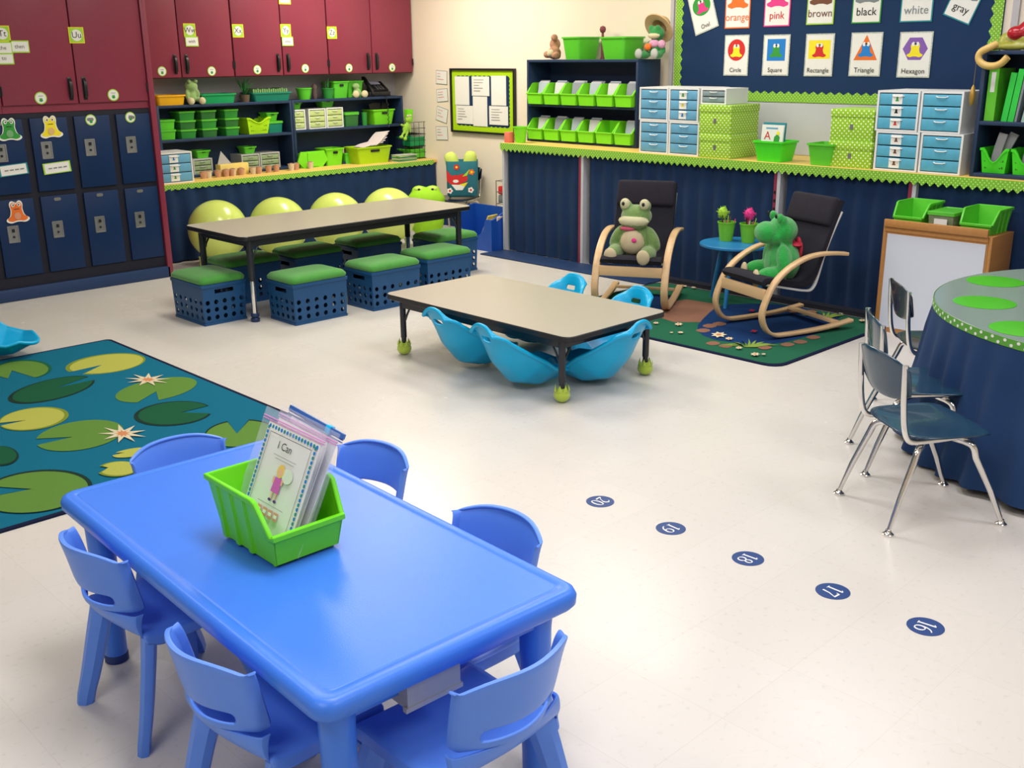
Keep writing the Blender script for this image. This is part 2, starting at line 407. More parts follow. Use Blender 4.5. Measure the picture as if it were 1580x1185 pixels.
for a, c, n in ((3.80, 4.765, 'maroon wall cabinet beside the post, with a word card under its letter card'), (4.769, 5.722, 'middle maroon wall cabinet over the blue shelves'),
                (5.726, 6.70, 'rightmost maroon wall cabinet meeting the cream wall')):
    wallcab('wall_cabinet', a, c, 8.3, 1.435, 2.70, WA-8.3-.002, 1.545, n)

# small signs on doors ------------------------------------------------
def card(name, items, mats, w_, h_, side, p, label, cat, group=None, tilt=0, t=.002):
    """a card of paper lying against a wall or door, drawn with flat coloured shapes"""
    b = B(); box(b, (-w_/2, -h_/2, 0), (w_/2, h_/2, t)); flat(b, items, t)
    xform(b, MX.Rotation(0, 4, 'Z'))
    o = obj(name, b, mats, None, 0); o.matrix_world = wallM(side, p, tilt)
    return tag(o, label, cat, group)
def roundsticker(p, r, label, side='A'):
    b = B(); prism(b, [(r*cos(a*pi/14), r*sin(a*pi/14)) for a in range(28)], 0, .0015)
    flat(b, [('disc', 0, 0, r*.84, r*.84, 1), ('disc', 0, -r*.35, r*.3, r*.25, 2), ('disc', -r*.13, -r*.08, r*.1, r*.1, 2), ('disc', r*.13, -r*.08, r*.1, r*.1, 2), ('rect', -r*.4, r*.3, r*.4, r*.38, 3)], .0015)
    o = obj('round_sticker', b, [pals['lime'] if r < .5 else pals['lime'], paper, pals['green'], pals['grey']], None, 0); o.matrix_world = wallM(side, p)
    return tag(o, label, 'sticker', 'round name stickers')
YD = LY-.0195; YC = 8.3-.0015
ps = [((62.8, 151.4), LY-.0195, 'round white sticker on the left door of the big maroon cabinet'),
      ((174.7, 146.6), LY-.0195, 'round white sticker on the right door of the big maroon cabinet')]
for (x, y), Yv, n in ps: roundsticker(PY(x, y, Yv), .041, n)
for (x, y), n in zip([(250, 110), (326.6, 109.7), (397, 107.5), (471, 105.6), (538.6, 104.8), (605, 104.2)],
        ['leftmost round white sticker on the upper maroon doors, beside the post', 'round white sticker under the word card nearest the post', 'round white sticker on the left door of the middle cabinet',
         'round white sticker on the right door of the middle cabinet', 'round white sticker on the left door of the rightmost cabinet', 'round white sticker on the last maroon door by the cream wall']):
    roundsticker(PY(x, y, YC), .038, n)
YK = LY-.0195
roundsticker(PY(140, 185, YK), .038, 'round white sticker on the third upper locker door'); roundsticker(PY(201, 181, YK), .038, 'round white sticker on the upper locker door nearest the post')
def letter(s, p, size, label, tilt=0):
    h = size/2
    card('letter_card', [('rect', -h*.9, -h*.9, h*.9, h*.9, 1), ('disc', 0, 0, h*.72, h*.72, 2), ('text', s, 0, 0, size*.55, 3)], [pals['yellow'], pals['lime'], paper, pals['black']], size, size, 'A', p, label, 'letter card', 'alphabet letter cards', tilt)
def word(s, p, w_, h_, label):
    card('word_card', [('rect', -w_*.45, -h_*.4, w_*.45, h_*.4, 1), ('text', s, 0, 0, h_*.45, 2)], [pals['lime'], paper, pals['black']], w_, h_, 'A', p, label, 'word card', 'word wall cards')
letter('Uu', PY(117.7, 54.4, YD), .105, 'yellow and green letter card Uu on the big maroon cabinet'); letter('Tt', PY(3, 52, YD), .10, 'letter card cut by the left picture edge')
word('then', PY(30, 72, YD), .125, .078, 'white word card reaching furthest right at the left picture edge'); word('the', PY(4, 74, YD-.003), .12, .078, 'white word card directly below the letter card at the left edge'); word('to', PY(6, 90, YD), .125, .078, 'lowest white word card at the left picture edge')
letter('Ww', PY(292.4, 46.8, YC), .105, 'yellow letter card Ww on the cabinet beside the post'); word('with', PY(296, 64, YC-.002), .115, .078, 'word card right under letter card Ww')
letter('Xx', PY(367, 47.6, YC), .105, 'yellow letter card Xx on the left door of the middle cabinet'); letter('Yy', PY(440.7, 47, YC), .105, 'yellow letter card Yy on the right door of the middle cabinet')
word('you', PY(443.7, 63.7, YC-.002), .115, .078, 'word card right under letter card Yy'); letter('Zz', PY(512, 50.4, YC), .105, 'yellow letter card Zz on the rightmost maroon cabinet')
card('word_card', [('rect', -.05, -.03, .05, .03, 1)], [pals['yellow'], paper], .12, .08, 'A', PY(439, -1, YC), 'card cut off by the top picture edge above letter Yy', 'word card', 'word wall cards')
# frog shaped cutouts on the lockers
FROG = [(-.5, -.42), (-.3, -.5), (-.1, -.44), (.1, -.44), (.3, -.5), (.5, -.42), (.52, -.3), (.34, -.2), (.28, -.02), (.26, .15), (.30, .28), (.28, .44), (.17, .52), (.06, .46), (.03, .40), (-.03, .40), (-.06, .46), (-.17, .52), (-.28, .44), (-.30, .28), (-.26, .15), (-.28, -.02), (-.34, -.2), (-.52, -.3)]
def frogcut(p, s, colr, label, tilt=0):
    b = B(); o_ = smooth_path([(x*s, y*s, 0) for x, y in FROG], 2, True); prism(b, [(q.x, q.y) for q in o_], 0, .002)
    i_ = smooth_path([(x*s*.86, y*s*.86, 0) for x, y in FROG], 2, True)
    flat(b, [('poly', [(q.x, q.y) for q in i_], 1), ('disc', -.13*s, .32*s, .07*s, .08*s, 0), ('disc', .13*s, .32*s, .07*s, .08*s, 0), ('disc', -.12*s, .32*s, .03*s, .04*s, 2), ('disc', .12*s, .32*s, .03*s, .04*s, 2),
             ('disc', 0, -.18*s, .15*s, .16*s, 3), ('rect', -.12*s, .12*s, .12*s, .145*s, 2)], .002)
    o = obj('frog_cutout', b, [paper, pals[colr], pals['black'], mat('print_belly_'+colr, tuple(c*.6+.15 for c in dict(green=(.03, .4, .04), yellow=(.9, .5, .03), orange=(.8, .2, .03))[colr]), .7)], None, 0)
    o.matrix_world = wallM('A', p, tilt); tag(o, label, 'frog cutout', 'paper frogs on the lockers')
frogcut(PY(14, 200, YK-.006), .15, 'green', 'green paper frog cutout on the leftmost upper locker door')
frogcut(PY(78, 196, YK-.006), .15, 'yellow', 'yellow-orange paper frog cutout on an upper locker door', .03)
frogcut(PY(26, 327, YK-.006), .15, 'orange', 'red-orange paper frog cutout on a lower locker door', .03)
def nametag(p, c, label):
    card('name_tag', [('rect', -.085, -.032, .085, .032, 1), ('text', 'Abc', 0, 0, .001, 1)]+[('rect', -.06+.034*i, -.004, -.035+.034*i, .004, 2) for i in range(4)], [pals[c], paper, pals['grey']], .19, .075, 'A', p, label, 'name tag', 'locker name tags', .06)
nametag(PY(21, 262, YK-.008), 'teal', 'blue-edged name tag below the latch of the leftmost upper locker door')
nametag(PY(88, 258.6, YK-.008), 'lime', 'green-edged name tag below the latch under the yellow frog')

# ================================================================ COUNTER ALONG THE BACK WALL
AY, AZ = 8.0, .63                             # front edge and top of this counter
b = B(); box(b, (3.66, AY, AZ-.03), (WB-.003, WA-.003, AZ), bev=.004)
top = tag(obj('countertop', b, kraft), 'long low countertop covered in yellow paper under the maroon cabinets', 'countertop')
def scallop(L_, h, tooth, amp, n_=6, sharp=False):
    """border strip outline: straight upper edge, toothed lower edge"""
    P = [(0, 0)]; k = int(L_/tooth)
    bot = []
    for i in range(k):
        for j in range(n_):
            t_ = j/n_; bot.append((i*tooth+t_*tooth, -h+amp*(abs(2*t_-1) if sharp else (1-sin(pi*t_)))))
    bot.append((k*tooth, -h+amp)); return [(k*tooth, 0)]+P+bot
b = B(); prism(b, scallop(3.0, .045, .06, .012), 0, .003, 0, wallM('A', (3.67, AY-.001, AZ-.003)))
tag(obj('border_strip', b, borderdot, None, 0), 'narrow green paper border along the yellow counter edge', 'border')
def curtain(name, p0, p1, z0, z1, amp, wl, label, m=navy, thk=.004, seed=0, gat=.5):
    p0, p1 = V(p0), V(p1); d = p1-p0; L_ = d.length; nrm = V((d.y, -d.x, 0)).normalized(); nu = max(12, int(L_/.018)); nv = 10; b = B()
    def fn(u, v):
        s = u*L_; ph = s/wl*2*pi+1.5*noise.noise(V((s*2, seed, 0))); a = amp*(gat+(1-gat)*v)*(.55+.6*abs(noise.noise(V((s*1.3, seed+5, 0)))))*2
        off = a*(.5+.5*sin(ph))
        q = p0+d*u+nrm*off; return V((q.x, q.y, z1+(z0-z1)*v))
    grid(b, fn, nu, nv); thick(b, thk)
    o = obj(name, b, m, None, 60); return tag(o, label, 'curtain')
curtain('counter_skirt', (WB-.02, AY-.012+.03, 0), (3.66, AY-.012+.03, 0), .012, AZ-.035, -.02, .16, 'dark navy fabric skirt hanging below the yellow counter', seed=3)
b = B(); box(b, (3.665, AY+.06, 0), (WB-.05, WA-.01, AZ-.031)); tag(obj('base_cabinet', b, maroon2, None, 0), 'low cabinet hidden behind the navy skirt under the yellow counter', 'cabinet')
# ================================================================ BLUE SHELF UNITS ON THE BACK COUNTER
SF, SB = 8.30, 8.60                           # face and back of the units
def shelf_unit(x0, x1, z0, z1, mid, label, face='A', bottom=True, dep=.24):
    t = thing('shelf_unit', label, 'shelf unit', (x0, SF, z0), 0, 'slate blue shelf units')
    W_ = x1-x0; Hh = z1-z0; th = .022
    for s in (0, W_-th): obj('side_panel', box(B(), (s, 0, 0), (s+th, dep, Hh), bev=.002), shelfb, t)
    obj('back_panel', box(B(), (th, dep-.008, .0), (W_-th, dep, Hh-th)), shelfb, t, 0)
    obj('top_board', box(B(), (th, 0, Hh-th), (W_-th, dep-.0, Hh), bev=.002), shelfb, t)
    for z in mid: obj('shelf', box(B(), (th, 0.0, z-z0-th), (W_-th, dep-.008, z-z0), bev=.002), shelfb, t)
    if bottom: obj('bottom_board', box(B(), (th, 0, 0), (W_-th, dep-.008, th), bev=.002), shelfb, t)
    return t
S1 = (4.03, 5.305); S2 = (5.31, 6.56); SZ = 1.225; SM1 = .952; SM2 = .965
shelf_unit(S1[0], S1[1], AZ, SZ, [SM1], 'left slate blue shelf unit, filled with stacks of green lidded boxes')
shelf_unit(S2[0], S2[1], AZ, SZ, [SM2], 'right slate blue shelf unit below the telephone, with green tubs')

def spanA(xl, xr, Y, y): return PY(xl, y, Y).x, PY(xr, y, Y).x
def htA(x, yt, Y): return PY(x, yt, Y).z
teal = mat('teal_green_plastic', (.01, .22, .14), .4); green3 = mat('tray_green_plastic', (.01, .34, .11), .4)
yel = mat('yellow_plastic', (.85, .45, .01), .45); clearg = mat('tinted_green_tub', (.05, .25, .06), .25, trans=.35)
lid = mat('green_lid_plastic', (.10, .50, .04), .3)
def tub(name, label, cat, c, wx, wy, h, m, group=None, taper=.82, hole=True, rz=0, rim=.006, holeface='y'):
    """open tapered tub with a rolled rim; grip hole shown as a recess in two faces"""
    t = thing(name, label, cat, c, rz, group); b = B(); hx, hy = wx/2, wy/2; r = min(hx, hy)*.22; k = taper
    rrl(b, [(hx*k, hy*k, r*.8, 0), (hx*.985, hy*.985, r, h-.012), (hx+rim, hy+rim, r, h-.012), (hx+rim, hy+rim, r, h), (hx*.955, hy*.955, r, h), (hx*k*.95, hy*k*.95, r*.7, .004)], n=3)
    obj('body', b, m, t)
    if hole:
        for s in ((-1,) if holeface == 'y' else (-1, 1)):
            b = B(); rrl(b, [(wx*.13, h*.07, h*.05, 0), (wx*.13, h*.07, h*.05, .002)], n=3)
            xform(b, MX.Translation((0, s*hy*.962-.003 if holeface == 'y' else 0, h*.76)) @ MX.Rotation(R(90+8*0), 4, 'X'))
            if holeface == 'y': obj('grip_hole', b, black, t)
            else: b.free()
    return t
def lidbox(label, c, wx, wy, h, m, group, cat='box'):
    t = thing('lidded_box', label, cat, c, 0, group); b = B(); hx, hy = wx/2, wy/2
    rrl(b, [(hx*.86, hy*.86, .01, 0), (hx*.95, hy*.95, .012, h*.86), (hx*.92, hy*.92, .01, h*.86), (hx*.84, hy*.84, .01, .004)], n=2); obj('body', b, m, t)
    b = B(); rrl(b, [(hx, hy, .012, h*.80), (hx, hy, .012, h*.97), (hx*.9, hy*.9, .01, h), (hx*.88, hy*.88, .01, h*.97)], n=2); obj('lid', b, lid, t)
    return t
def rack_drawers(label, x0, x1, yf, z0, z1, dep, rows, frame_m, drawer_m, pics=False, group=None, side='A', cat='drawer unit', trim=None, split=True):
    """small plastic chest: frame with stacked drawers, each with a pull lip; local x along the wall, y into the wall"""
    W_ = x1-x0; Hh = z1-z0
    t = thing('drawer_unit', label, cat, (x0, yf, z0) if side == 'A' else (yf, x0, z0), 0 if side == 'A' else -pi/2, group)
    th = .012; b = B(); box(b, (0, 0, 0), (th, dep, Hh)); box(b, (W_-th, 0, 0), (W_, dep, Hh)); box(b, (th, 0, Hh-th), (W_-th, dep, Hh)); box(b, (th, 0, 0), (W_-th, dep, th*.8)); box(b, (th, dep-.004, th*.8), (W_-th, dep, Hh-th))
    obj('frame', b, frame_m, t, 0); dh = (Hh-th*1.8-.004)/rows
    for i in range(rows):
        za = th*.8+.002+i*dh; b = B(); box(b, (th+.002, .001, za+.002), (W_-th-.002, .012, za+dh-.004), bev=.003); box(b, (th+.004, .012, za+.002), (W_-th-.004, dep-.01, za+dh*.7))
        d = obj('drawer', b, drawer_m, t)
        b = B(); tube(b, [(W_*.36, .0, za+dh*.78), (W_*.42, -.008, za+dh*.72), (W_*.58, -.008, za+dh*.72), (W_*.64, .0, za+dh*.78)], .0035, 6); obj('pull', b, frame_m, d)
        if pics:
            cr = pics[i % len(pics)]; b = B(); box(b, (W_*.36, -.0015, za+.006), (W_*.60, .001, za+dh-.006)); t2 = B()
            flat(t2, [('poly', [(x*.022, y*.026) for x, y in FROG], 1)], 0); merge(b, t2, MX.Translation((W_*.48, -.0017, za+dh/2)) @ MX.Rotation(R(90), 4, 'X'))
            obj('picture_label', b, [paper, pals[cr]], d, 0)
    return t
# --- top of the shelf units
z = SZ
def tray(label, xl, xr, yb, yt, m, stuffm, name='tray', cat='tray', Y=SF+.03, dep=.24):
    a, c = spanA(xl, xr, Y, yb); h = htA(xl, yt, Y)-htA(xl, yb, Y)
    return tub(name, label, cat, ((a+c)/2, Y+dep/2, SZ), c-a, dep, h, m, None, .9, False)
tray('yellow plastic tray at the left end above the blue shelves', 243, 288, 162, 146, yel, None)
tray('green plastic tray on top of the left shelf unit', 312, 366, 158, 143, green3, None)
def wirebasket(label, c, wx, wy, h, m, group=None, n=9, rows=3):
    t = thing('wire_basket', label, 'basket', c, 0, group); b = B(); hx, hy = wx/2, wy/2
    for k in range(rows+1):
        s = .88+.12*k/rows; z_ = .004+(h-.006)*k/rows
        tube(b, [(-hx*s, -hy*s, z_), (hx*s, -hy*s, z_), (hx*s, hy*s, z_), (-hx*s, hy*s, z_)], .0028 if k == rows else .0016, 5, closed=True)
    for i in range(n+1):
        u = -1+2*i/n
        for s in (-1, 1): cyl(b, (u*hx*.88, s*hy*.88, .004), (u*hx, s*hy, h-.002), .0014, n=4)
        cyl(b, (u*hx*.88, -hy*.88, .004), (u*hx*.88, hy*.88, .004), .0014, n=4)
    for i in range(6):
        u = -1+2*i/5
        for s in (-1, 1): cyl(b, (s*hx*.88, u*hy*.88, .004), (s*hx, u*hy, h-.002), .0014, n=4)
    obj('wire_frame', b, m, t); return t
a, c = spanA(392, 452, SF+.03, 153)
tub('tray', 'teal basket tray with pale green contents between the two shelf tops', 'tray', ((a+c)/2, SF+.15, SZ), c-a, .22, .075, teal, None, .88, False)
b = B()
for i in range(16): box(b, (a+.02+i*(c-a-.04)/16, SF+.07, SZ+.045), (a+.02+(i+.7)*(c-a-.04)/16, SF+.23, SZ+.10+.012*random.random()))
tag(obj('folder_stack', b, mat('pale_green_folders', (.18, .36, .13), .6), None, 0), 'row of pale green folders standing in the teal tray', 'folders', kind='stuff')
pot = mat('dark_green_foliage', (.02, .14, .03), .6)
def pens(label, c, r, h, n, cols, name='pencil', seed=1):
    random.seed(seed)
    for i in range(n):
        a_ = random.random()*6.28; q = r*.6*random.random()**.5; x, y = q*cos(a_), q*sin(a_); b = B(); hh = h*(.8+.4*random.random())
        cyl(b, (x*.5, y*.5, 0), (x*1.5, y*1.5, hh), .0038, n=6); cyl(b, (x*1.5, y*1.5, hh), (x*1.52, y*1.52, hh+.01), .0038, .001, n=6)
        o = obj(name, b, cols[i % len(cols)], None, 40, c); tag(o, label, name.replace('_', ' '), label)
def pail(label, c, r, h, m, group=None, taper=.72, name='bucket'):
    t = thing(name, label, 'bucket', c, 0, group); b = B()
    lathe(b, [(r*taper, 0), (r*.985, h-.008), (r*1.05, h-.008), (r*1.05, h), (r*.95, h), (r*taper*.94, .004)], n=28); obj('body', b, m, t)
    return t
def bucketA(label, xl, xr, yb, yt, m, Y=SF+.10, base=SZ):
    p = PY((xl+xr)/2, yb, Y); a_, c_ = spanA(xl, xr, Y, yt); h = htA(xl, yt, Y)-base
    return pail(label, (p.x, Y, base), (c_-a_)/2, h, m), (p.x, Y, base)
dgreen = mat('dark_green_plastic', (.03, .27, .04), .4)
bucketA('green bucket on top of the right shelf unit, nearest the teal tray', 459, 480, 152, 136, lime2, SF+.1)
t_, pc = bucketA('dark green bucket full of pens on the right shelf unit top', 498, 515, 150, 136, dgreen, SF+.1)
pens('thin dark pen in the dark green bucket above the shelves', (pc[0], pc[1], SZ+.02), .05, .13, 6, [pals['black'], pals['grey'], dgreen], 'pen')
a, c = spanA(517, 541, SF+.05, 148); tub('tub', 'green tub left of the pale plush on the right shelf unit top', 'tub', ((a+c)/2, SF+.16, SZ), c-a, .2, .15, lime2, 'green tubs on the shelf top')
a, c = spanA(543, 567, SF+.05, 148); tub('tub', 'green tub right behind the pale plush on the shelf top', 'tub', ((a+c)/2, SF+.19, SZ), c-a, .18, .15, lime2, 'green tubs on the shelf top')

def plush(name, label, parts, colm, loc, rz=0, vox=.008, kids=(), cat='plush frog', group=None, tilt=None):
    """a stuffed animal: one remeshed body from blended ellipsoids plus differently coloured pieces"""
    t = thing(name, label, cat, loc, rz, group)
    if tilt: t.rotation_euler = tilt
    b = B()
    for p in parts: ball(b, p[0], p[1], rot=(MX.Rotation(p[3], 3, p[2]) if len(p) > 2 else None), u=16, v=10)
    o = obj('body', b, colm, t); remesh(o, vox)
    for nm, ps_, mm in kids:
        for p in (ps_ if nm in ('eye', 'pupil', 'foot_pad', 'foot', 'hand_pad') else [ps_]):
            b = B()
            for q in (p if isinstance(p, list) else [p]): ball(b, q[0], q[1], rot=(MX.Rotation(q[3], 3, q[2]) if len(q) > 2 else None), u=12, v=8)
            obj(nm, b, mm, t)
    return t
pgreen = mat('pale_green_plush', (.26, .42, .14), .95, var=.15, bump=.4, bs=300, sheen=.5)
pcream = mat('cream_plush', (.62, .56, .34), .95, var=.1, bump=.4, bs=300, sheen=.4)
p = PY(298, 158, SF+.06)
plush('plush_frog', 'small pale green plush sitting between the yellow and green trays', [((0, .02, .06), (.045, .04, .06)), ((0, .01, .145), (.058, .045, .045)), ((-.045, -.03, .03), (.022, .035, .02)), ((.045, -.03, .03), (.022, .035, .02)), ((-.05, .0, .08), (.018, .02, .04)), ((.05, 0, .08), (.018, .02, .04))],
      pgreen, (p.x, SF+.06, SZ), 0, .008, [('foot', [((-.05, -.065, .028), (.03, .022, .03)), ((.05, -.065, .028), (.03, .022, .03))], pcream), ('eye', [((-.03, -.02, .185), (.016, .014, .016)), ((.03, -.02, .185), (.016, .014, .016))], pgreen)])
p = PY(556, 150, SF+.02)
plush('plush_frog', 'pale green plush with big cream feet left of the telephone', [((0, .03, .04), (.04, .035, .045)), ((-.01, .03, .10), (.04, .03, .03)), ((-.05, 0, .02), (.025, .035, .02)), ((.05, 0, .02), (.025, .035, .02))],
      pgreen, (p.x, SF+.04, SZ), 0, .008, [('foot', [((-.055, -.03, .03), (.036, .02, .034)), ((.045, -.03, .03), (.036, .02, .034))], pcream)])
# potted things between trays
p = PY(378, 155, SF+.08); t = thing('potted_plant', 'small dark green potted plant right of the green tray', 'plant', (p.x, SF+.08, SZ))
b = B(); lathe(b, [(.035, 0), (.045, .06), (.04, .06), (.03, .01)]); obj('pot', b, mat('brown_pot', (.12, .08, .05), .7), t)
b = B(); random.seed(3)
for i in range(16):
    a_ = i*2.4; q = .03+.03*random.random(); hh = .06+.10*random.random()
    tube(b, [(0, 0, .05), (q*cos(a_)*.6, q*sin(a_)*.6, .05+hh*.7), (q*cos(a_)*1.5, q*sin(a_)*1.2, .05+hh)], [.003, .007, .001], 5)
obj('foliage', b, pot, t)
p = PY(486, 151, SF+.1); b = B(); lathe(b, [(.018, 0), (.026, .03), (.02, .08), (.028, .11), (.012, .135), (.002, .14)], n=12)
tag(obj('figurine', b, mat('brown_figurine', (.10, .06, .06), .7, bump=.5, bs=60), None, 50, (p.x, SF+.1, SZ)), 'small brown figure between the two buckets on the shelf top', 'figurine')
# telephone
p0 = PY(571, 146, SF+.05); p1 = PY(604, 144, SF+.05); pw = p1.x-p0.x
t = thing('telephone', 'black desk telephone on the right end of the shelf top', 'telephone', (p0.x, SF+.06, SZ))
b = B(); t2 = B(); box(t2, (0, 0, 0), (pw, .17, .045), bev=.008); merge(b, t2)
M_ = MX.Translation((pw*.30, .03, .04)) @ MX.Rotation(R(32), 4, 'X'); t2 = B(); box(t2, (0, 0, 0), (pw*.68, .15, .022), bev=.006); merge(b, t2, M_); box(b, (pw*.3, .10, .03), (pw*.95, .15, .10), bev=.006); obj('base', b, black, t)
b = B(); box(b, (pw*.08, .095, .022), (pw*.52, .14, .0235)); xform(b, M_); obj('screen', b, mat('pale_lcd', (.6, .62, .85), .4), t, 0)
b = B()
for i in range(3):
    for j in range(4): box(b, (pw*(.16+.13*i), .012+.018*j, .022), (pw*(.24+.13*i), .023+.018*j, .0245))
xform(b, M_); obj('keypad', b, mat('grey_keys', (.10, .10, .11), .5), t, 0)
b = B(); tube(b, smooth_path([(pw*.13, -.005, .02), (pw*.13, .0, .05), (pw*.10, .06, .115), (pw*.10, .11, .165), (pw*.10, .13, .16)], 2), .017, flat=(.042, .026)); obj('handset', b, black, t)
b = B(); q = [(pw*.52, -.0, .01), (pw*.56, -.075, .0), (pw*.55, -.078, -.06)]+[(pw*.6+.006*sin(i*1.9), -.078+.006*cos(i*1.9), -.06-.012*i) for i in range(20)]
tube(b, q, .0035, 6); obj('cord', b, black, t)

# --- upper shelf of the left unit: stacks of lidded boxes
def stack(xc, yb, n, w_, names, base=SM1, Y=SF+.04, h=.073, dep=.2, m=None):
    x = PY(xc, yb, Y).x
    for i in range(n):
        lidbox(names[i], (x, Y+dep/2, base+i*(h+.001)), w_, dep, h, m or [clearg, dgreen][(i+int(xc)) % 2], 'green lidded boxes on the left shelf')
stack(261, 217, 2, .15, ['bottom green lidded box of the short left stack', 'top green lidded box of the short left stack'], h=.08, m=lime2)
stack(293, 215, 3, .15, ['bottom box of the second stack of green lidded boxes', 'middle box of the second stack of green lidded boxes', 'top box of the second stack of green lidded boxes'])
stack(326, 214, 3, .15, ['bottom box of the third stack of green lidded boxes', 'middle box of the third stack of green lidded boxes', 'top box of the third stack, reddish things inside'])
stack(361, 213, 3, .14, ['bottom box of the fourth stack of green lidded boxes', 'middle box of the fourth stack of green lidded boxes', 'top box of the fourth stack of green lidded boxes'])
def slotbasket(label, c, wx, wy, h, m, group=None, rz=0, dip=.35, name='basket', holes=True):
    """handy basket: slotted sides, rolled rim dipping in the middle of the front"""
    t = thing(name, label, 'basket', c, rz, group); hx, hy = wx/2, wy/2; k = .80; n = 10
    def ring(f, z_, dipf=0):
        P = rr(hx*f, hy*f, .02, z_, 4); out = []
        for p in P: out.append(V((p.x, p.y, z_)))
        return out
    def ring2(f, zt):
        pts = []
        for side in range(4):
            for i in range(n):
                u = -1+2*i/n
                x, y = [(u, -1), (1, u), (-u, 1), (-1, -u)][side]
                dp = dip*h*max(0, cos(u*pi/2*1.25))**1.5 if side in (0, 2) else 0
                pts.append(V((x*hx*f, y*hy*f, zt-dp*(zt/h))))
        return pts
    b = B(); loops(b, [ring2(k, 0), ring2(k+.17, h*.9), ring2(1.03, h*.9), ring2(1.03, h), ring2(.94, h), ring2(k-.03, .005)]); obj('body', b, m, t, 50)
    if holes:
        for s in (-1, 1):
            b = B()
            for i in range(9):
                if abs(i-4) < 1 and dip > .4: continue
                u = -.72+.18*i
                for j in range(2):
                    z_ = h*(.18+.27*j); f = k+.17*z_/(h*.9)
                    if dip > .4 and abs(u) < .35 and j: continue
                    box(b, (u*hx*f-.004, s*hy*f-.0015, z_), (u*hx*f+.004, s*hy*f+.0015, z_+h*.18))
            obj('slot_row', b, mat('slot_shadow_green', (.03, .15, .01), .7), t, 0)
    return t
a, c = spanA(384, 420, SF+.03, 207); slotbasket('bright lime handled basket in the left blue shelf', ((a+c)/2, SF+.14, SM1), c-a, .2, .14, mat('neon_plastic', (.42, .78, .01), .4), dip=.3)
a, c = spanA(416, 440, SF+.03, 207); lidbox('teal lidded tub beside the bright lime basket', ((a+c)/2+.01, SF+.15, SM1), c-a, .18, .10, teal, None)
def small_bin(label, xl, xr, yb, yt, Y, base, m=lime2, dep=.13):
    a_, c_ = spanA(xl, xr, Y, (yb+yt)/2); h = max(.05, htA((xl+xr)/2, yt, Y)-htA((xl+xr)/2, yb, Y))
    return tub('small_bin', label, 'bin', ((a_+c_)/2, Y+dep/2, base), c_-a_, dep, h, m, 'small green bins on drawers and boxes', .78)
small_bin('small green bin sitting on the teal lidded tub', 412, 430, 190, 177, SF+.07, SM1+.101)
# --- upper shelf of the right unit
limepaper = mat('pale_lime_drawer', (.50, .62, .25), .5)
def du(label, xl, xr, yb, yt, Y, base, rows, fm, dm, pics=False, dep=.24, group=None):
    a_, c_ = spanA(xl, xr, Y, yb); z1 = base+(htA((xl+xr)/2, yt, Y)-htA((xl+xr)/2, yb, Y))
    rack_drawers(label, a_, c_, Y, base, z1, dep, rows, fm, dm, pics, group); return z1
z1 = du('narrow white and lime drawer unit at the left of the right shelf', 451, 473, 206, 175, SF+.03, SM2, 3, white, limepaper, group='lime drawer units')
small_bin('small green bin on the narrow lime drawer unit', 451, 466, 174.5, 163, SF+.06, z1+.001)
du('white and lime drawer unit in the middle of the right shelf', 478, 504.5, 204, 173, SF+.03, SM2, 3, white, limepaper, group='lime drawer units')
z1 = du('rightmost white and lime drawer unit, beside the tinted green box', 505.5, 531, 203, 172, SF+.03, SM2, 3, white, limepaper, group='lime drawer units')
small_bin('small green bin on the rightmost lime drawer unit', 497, 517, 172, 160.5, SF+.08, z1+.002)
a, c = spanA(535, 557, SF+.04, 199); lidbox('green tinted lidded box right of the lime drawers', ((a+c)/2, SF+.15, SM2), c-a, .2, .13, clearg, None)
p = PY(563, 198, SF+.08); pail('narrow dark green cup between box and big tub on the shelf', (p.x, SF+.08, SM2), .027, .12, dgreen, taper=.85, name='cup')
a, c = spanA(579, 612, SF+.03, 197); t = tub('tub', 'lime tub of black notebooks in the right shelf below the telephone', 'tub', ((a+c)/2, SF+.14, SM2), c-a, .2, .14, lime, None, .8)
for i, (dx, ti, lab) in enumerate(((-.05, -.25, 'dark folder leaning left in the tub below the telephone'), (-.01, .0, 'dark folder upright in the tub below the telephone'), (.05, .3, 'dark folder leaning right in the tub below the telephone'))):
    b = B(); box(b, (-.035, -.003, 0), (.035, .003, .17)); o = obj('folder', b, mat('dark_folder', (.035, .03, .03), .6), None, 0, ((a+c)/2+dx, SF+.12+.02*i, SM2+.03)); o.rotation_euler = (0, ti, 0); tag(o, lab, 'folder', 'dark folders in the tub')
# --- counter level, left
bluedr = mat('pale_blue_drawer', (.13, .36, .56), .35, var=.12, vs=20); bw = (.30)
a = PY(244.5, 283, AY+.05).x; c = PY(300, 280, AY+.05).x; zt = AZ+(PY(272, 233, AY+.05).z-PY(272, 281, AY+.05).z)
rack_drawers('white and pale blue three-drawer chest at the left end of the yellow counter', a, c, AY+.05, AZ, zt, .26, 3, white, bluedr, ['green', 'green', 'blue'])
greydr = mat('grey_green_drawer', (.26, .36, .20), .5, var=.5, vs=60); greyf = mat('grey_frame_plastic', (.42, .44, .44), .4)
z1 = du('grey and green patterned drawer unit beside the pale blue chest', 299, 329, 262, 234, AY+.34, AZ, 3, greyf, greydr, group='grey green drawer units', dep=.24)
small_bin('small green bin on the patterned drawer unit near the pale blue chest', 303, 324, 236, 224, AY+.36, z1+.001)
z1 = du('left one of the joined pair of grey and green drawer units', 374, 402, 259, 231, AY+.34, AZ, 3, greyf, greydr, group='grey green drawer units', dep=.24)
du('right one of the joined pair of grey and green drawer units', 403, 433, 257, 229, AY+.34, AZ, 3, greyf, greydr, group='grey green drawer units', dep=.24)
small_bin('small green bin on the joined pair of patterned drawer units', 377, 395, 230, 219, AY+.37, z1+.001)
